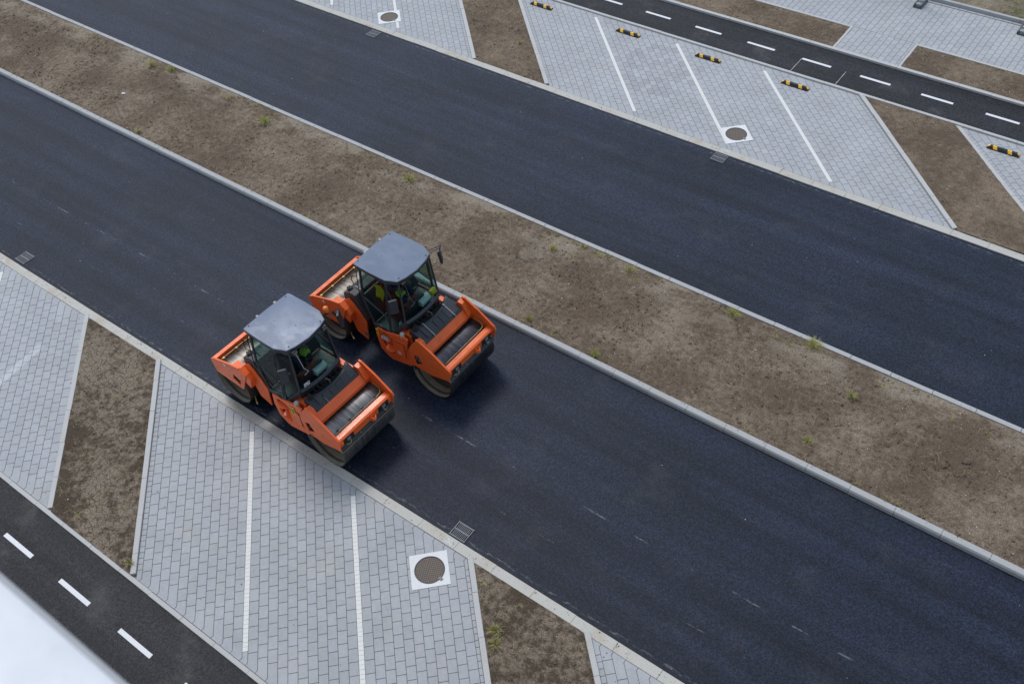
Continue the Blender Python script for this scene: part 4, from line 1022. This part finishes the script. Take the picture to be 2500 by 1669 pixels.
# ------------------------------------------------------------------ drivers and things in the cabs
def person(base, label, vestm, shirt, look, lean=0.):
    bx, by, bz = base
    root = empty('person', (bx, by, bz), label, 'person', 'roller drivers')
    J = dict(pel=(0,0,.10), wai=(-.01,0,.28), che=(.0,0,.50), nek=(.02,0,.62), hea=(.05,0,.70), hd2=(.06,0,.80),
             sl=(.0,.17,.53), el=(.12,.24,.30), hl=(.36,.15,.32), sr=(.0,-.17,.53), er=(.12,-.24,.30), hr=(.36,-.14,.30),
             hpl=(.03,.09,.09), kl=(.44,.13,.14), al=(.50,.14,-.32), fl=(.66,.15,-.34), hpr=(.03,-.09,.09), kr=(.44,-.13,.14), ar=(.50,-.14,-.32), fr=(.66,-.15,-.34))
    E = [('pel','wai'),('wai','che'),('che','nek'),('nek','hea'),('hea','hd2'),('che','sl'),('sl','el'),('el','hl'),('che','sr'),('sr','er'),('er','hr'),
         ('pel','hpl'),('hpl','kl'),('kl','al'),('al','fl'),('pel','hpr'),('hpr','kr'),('kr','ar'),('ar','fr')]
    rad = dict(pel=(.14,.16), wai=(.115,.15), che=(.125,.17), nek=(.055,.055), hea=(.08,.085), hd2=(.085,.08), sl=(.07,.07), sr=(.07,.07), el=(.048,.048), er=(.048,.048), hl=(.032,.032), hr=(.032,.032),
               hpl=(.095,.095), hpr=(.095,.095), kl=(.07,.07), kr=(.07,.07), al=(.05,.05), ar=(.05,.05), fl=(.035,.045), fr=(.035,.045))
    names = list(J); me = bpy.data.meshes.new('body'); me.from_pydata([J[k] for k in names], [(names.index(a), names.index(b)) for a, b in E], [])
    o = bpy.data.objects.new('body', me); COL.objects.link(o); o.parent = root
    sk = o.modifiers.new('skin', 'SKIN'); sk.use_smooth_shade = True
    for i, k in enumerate(names): me.skin_vertices[0].data[i].radius = rad[k]
    me.skin_vertices[0].data[0].use_root = True
    o.modifiers.new('sub', 'SUBSURF').levels = 1; o.modifiers['sub'].render_levels = 2
    # skin where head and hands are, clothes elsewhere (by height/position in object space)
    t = NT('clothed_body'); c = t.coord(); x, y, z = t.sep(c)
    head = t.math('GREATER_THAN', z, .615); legs = t.math('LESS_THAN', z, .20); hand = t.math('MULTIPLY', t.math('GREATER_THAN', x, .32), t.math('GREATER_THAN', z, .235))
    vest = t.math('MULTIPLY', t.math('GREATER_THAN', t.math('SUBTRACT', .16, t.math('ABSOLUTE', y)), 0), t.math('LESS_THAN', x, .22))
    col = t.mix(legs, shirt, (.02,.025,.07)); col = t.mix(t.math('MAXIMUM', head, hand), col, (.25,.14,.09))
    me.materials.append(t.bsdf(col, .8))
    # face details, hair, hands, vest as children
    bm = bmesh.new(); bmesh.ops.create_uvsphere(bm, u_segments=16, v_segments=10, radius=.1)
    for v in bm.verts: v.co = Vector((v.co.x*.98+.035, v.co.y*.86, max(v.co.z, -.02)*1.05+.80))
    mkobj('hair', bm, M['hair'], root, smooth=60)
    bm = bmesh.new()
    for s in (-1, 1):
        cyl(bm, (.13,s*.033,.775),(.145,s*.033,.775), .010, 8, 1); cyl(bm, (.06,s*.085,.76),(.06,s*.097,.76), .025, 8, 0)
    tube(bm, [(.125,0,.79),(.158,0,.755),(.13,0,.745)], .013, 6, 0); tube(bm, [(.130,-.025,.722),(.138,0,.72),(.130,.025,.722)], .006, 5, 1)
    mkobj('face', fix(bm), [M['skin'], M['ink']], root, smooth=60)
    for s, nm in ((1,'l'),(-1,'r')):
        bm = bmesh.new(); h = Vector(J['h'+nm])
        box(bm, h.x-.01, h.x+.075, h.y-.042, h.y+.042, h.z-.014, h.z+.014)
        for q in range(4):
            yy = h.y - .032 + q*.0215; Lf = (.058,.068,.064,.048)[q]
            tube(bm, [(h.x+.07,yy,h.z+.004),(h.x+.07+Lf*.5,yy,h.z-.004),(h.x+.07+Lf*.62,yy,h.z-.03),(h.x+.07+Lf*.3,yy,h.z-.045)], [.009,.009,.008,.007], 6)
        tube(bm, [(h.x+.015,h.y-s*.04,h.z),(h.x+.045,h.y-s*.065,h.z-.012),(h.x+.075,h.y-s*.06,h.z-.03)], [.011,.010,.008], 6)
        mkobj('hand', fix(bm), M['skin'], root, bevel=.006, smooth=50)
    bm = bmesh.new(); N = 20
    rg = []
    for z_, a, b_ in ((.13,.165,.20),(.28,.145,.185),(.45,.155,.20),(.545,.115,.165)):
        rg.append([bm.verts.new((a*math.cos(2*math.pi*k/N)-.005, b_*math.sin(2*math.pi*k/N), z_)) for k in range(N)])
    for a, b_ in zip(rg[:-1], rg[1:]):
        for k in range(N): bm.faces.new([a[k], a[(k+1)%N], b_[(k+1)%N], b_[k]])
    v = mkobj('vest', fix(bm), vestm, root, smooth=60)
    bs = .13*lean; b2 = bmesh.new(); tube(b2, [(.27,bs*.85,.125),(.30,bs*.9,.13),(.43,bs,.15),(.46,bs,.145)], [.085,.105,.10,.08], 14); mkobj('trouser_band', fix(b2), M['hivis'], root, smooth=50)
    sd = v.modifiers.new('t', 'SOLIDIFY'); sd.thickness = .006
    return root
person((RA[0]+.02, RA[1]+.0, 2.0), 'driver in a lime hi-vis vest and blue shirt seated in the near roller cab', M['hivis'], (.04,.12,.28), 0, 1)
person((RB[0]+.02, RB[1]+.0, 2.0), 'driver in dark blue workwear with a lime leg band in the far roller cab', M['navy'], (.03,.05,.14), 0, -1)
# white roll box on the cab shelf
for (bx, by, bz), lab in (((RA[0]+.76, RA[1]-.06, 1.76), 'pale box on the shelf behind the near roller windscreen'), ((RB[0]+.76, RB[1]+.05, 1.76), 'pale box on the shelf behind the far roller windscreen')):
    bm = bmesh.new(); prism_y(bm, [(-.10,0),(.10,0),(.10,.10),(.05,.16),(-.06,.16),(-.10,.10)], 0, .34)
    tag(mkobj('box', fix(bm), M['teal'], loc=(bx, by, bz+.02), bevel=.006), lab, 'box', 'boxes in the roller cabs')
ex = empty('fire_extinguisher', (RA[0]+.38, RA[1]-.60, 1.52), 'red fire extinguisher behind the door glass of the near roller', 'fire extinguisher')
bm = bmesh.new(); tube(bm, [(0,0,.25),(-.01,0,.28),(-.09,0,.62),(-.10,0,.67)], [.05,.065,.065,.03], 16); mkobj('cylinder', fix(bm), M['red'], ex, smooth=40)
bm = bmesh.new(); box(bm, -.14,-.07,-.02,.02,.66,.72); tube(bm, [(-.13,0,.7),(-.17,.03,.6),(-.12,.05,.45)], .009, 6); mkobj('valve', fix(bm), M['rubber'], ex)
bm = bmesh.new(); slab(bm, [(.0,-.068,.32),(.03,-.066,.33),(-.03,-.070,.50),(-.06,-.072,.49)], .002); mkobj('sticker', bm, M['label_w'], ex)
bm = bmesh.new(); slab(bm, [(0,0,0),(.16,0,.04),(.10,0,.40),(-.02,0,.34)], .004)
for q in range(3): slab(bm, [(.02+.02*q,-.004,.08+.09*q),(.08+.01*q,-.004,.10+.09*q),(.06,-.004,.13+.09*q)], .002, 1)
tag(mkobj('instruction_sheet', fix(bm), [M['paper'], M['ink']], loc=(RA[0]+.30, RA[1]-.70, 1.56)), 'white printed sheet standing inside the door glass of the near roller', 'paper sheet')
bm = bmesh.new(); N = 10; g = []
for i in range(N+1):
    t = i/N; z = .42*(1-t) ; w = .10 + .05*math.sin(t*2.6)
    g.append([bm.verts.new((-.02 + .03*math.sin(t*5+k), -w + 2*w*k/6., z + .012*math.sin(k*2.1+t*9))) for k in range(7)])
for a, b_ in zip(g[:-1], g[1:]):
    for k in range(6): bm.faces.new([a[k], a[k+1], b_[k+1], b_[k]])
j = mkobj('jacket', fix(bm), M['hivisy'], loc=(RB[0]+.22, RB[1]-.58, 2.30), smooth=70); j.rotation_euler.z = R(80)
j.modifiers.new('t', 'SOLIDIFY').thickness = .03; tag(j, 'yellow jacket hanging behind the door glass of the far roller', 'jacket')
bt = empty('water_bottle', (RB[0]+.70, RB[1]-.62, 1.55), 'blue tinted water bottle on the cab floor of the far roller', 'bottle')
bm = bmesh.new(); tube(bm, [(0,0,0),(0,0,.01),(.02,0,.10),(.03,0,.2),(.04,0,.25),(.045,0,.28)], [.03,.042,.042,.04,.018,.016], 14); mkobj('bottle_body', fix(bm), M['teal'], bt, smooth=50)
bm = bmesh.new(); tube(bm, [(.045,0,.28),(.048,0,.30)], .018, 12); mkobj('bottle_cap', fix(bm), M['blue'], bt)
bm = bmesh.new(); tube(bm, [(.0,-.0,.0),(.0,.16,.0),(.02,.19,.0)], [.075,.085,.05], 18); 
tag(mkobj('paper_roll', fix(bm), M['label_y'], loc=(RB[0]+.83, RB[1]+.40, 1.94), smooth=60, bevel=.02), 'yellowish round roll on the right of the far roller shelf', 'roll')

# ------------------------------------------------------------------ light, sky, camera
el, az = R(57), math.atan2(.42, -.75)        # sun stands towards -x, +y
dirv = Vector((math.cos(el)*math.cos(az), math.cos(el)*math.sin(az), math.sin(el)))
sun = bpy.data.lights.new('sun', 'SUN'); sun.energy = 1.5; sun.angle = R(17); sun.color = (1, .975, .94)
so = bpy.data.objects.new('sun', sun); COL.objects.link(so); so.rotation_euler = dirv.to_track_quat('Z', 'Y').to_euler()
w = bpy.data.worlds.new('World'); S.world = w; w.use_nodes = True; nt = w.node_tree; nt.nodes.clear()
sky = nt.nodes.new('ShaderNodeTexSky'); sky.sky_type = 'NISHITA'; sky.sun_disc = False; sky.sun_elevation = el
sky.sun_rotation = math.pi/2 - az; sky.air_density = 1.0; sky.dust_density = 1.2
tc = nt.nodes.new('ShaderNodeTexCoord'); mp = nt.nodes.new('ShaderNodeMapping'); mp.inputs['Scale'].default_value = (1, 1, 2.2)
nz = nt.nodes.new('ShaderNodeTexNoise'); nz.inputs['Scale'].default_value = 2.1; nz.inputs['Detail'].default_value = 7; nz.inputs['Roughness'].default_value = .58
rm = nt.nodes.new('ShaderNodeMapRange'); rm.inputs[1].default_value = .40; rm.inputs[2].default_value = .66
mx = nt.nodes.new('ShaderNodeMix'); mx.data_type = 'RGBA'; mx.inputs[7].default_value = (6.8, 7.7, 8.5, 1)
bg = nt.nodes.new('ShaderNodeBackground'); bg.inputs[1].default_value = .10; ow = nt.nodes.new('ShaderNodeOutputWorld')
l = nt.links.new; l(tc.outputs['Generated'], mp.inputs[0]); l(mp.outputs[0], nz.inputs['Vector']); l(nz.outputs[0], rm.inputs[0]); l(rm.outputs[0], mx.inputs[0]); l(sky.outputs[0], mx.inputs[6]); l(mx.outputs[2], bg.inputs[0]); l(bg.outputs[0], ow.inputs[0])

th, ro, f = .8306813, -.0899896, 2410.5; a = R(40.03); H = 18.45
Fv = Vector((0, math.cos(th), -math.sin(th))); R0 = Vector((1,0,0)); U0 = R0.cross(Fv)
Rv = math.cos(ro)*R0 + math.sin(ro)*U0; Uv = -math.sin(ro)*R0 + math.cos(ro)*U0
Z = Matrix.Rotation(a, 3, 'Z'); Rv, Uv, Fv = Z@Rv, Z@Uv, Z@Fv
cam = bpy.data.cameras.new('camera'); co = bpy.data.objects.new('camera', cam); COL.objects.link(co)
mt = Matrix((Rv, Uv, -Fv)).transposed().to_4x4(); mt.translation = (0, 0, H); co.matrix_world = mt
cam.sensor_width = 36; cam.lens = f/2500*36; cam.clip_end = 2000; cam.clip_start = .05
cam.dof.use_dof = True; cam.dof.focus_distance = 25; cam.dof.aperture_fstop = 4.5
S.camera = co
S.view_settings.view_transform = 'Standard'; S.view_settings.look = 'None'; S.view_settings.exposure = 0.45; S.view_settings.gamma = 1
S.render.resolution_x = 1024; S.render.resolution_y = 683
S.cycles.max_bounces = 8; S.cycles.transparent_max_bounces = 16
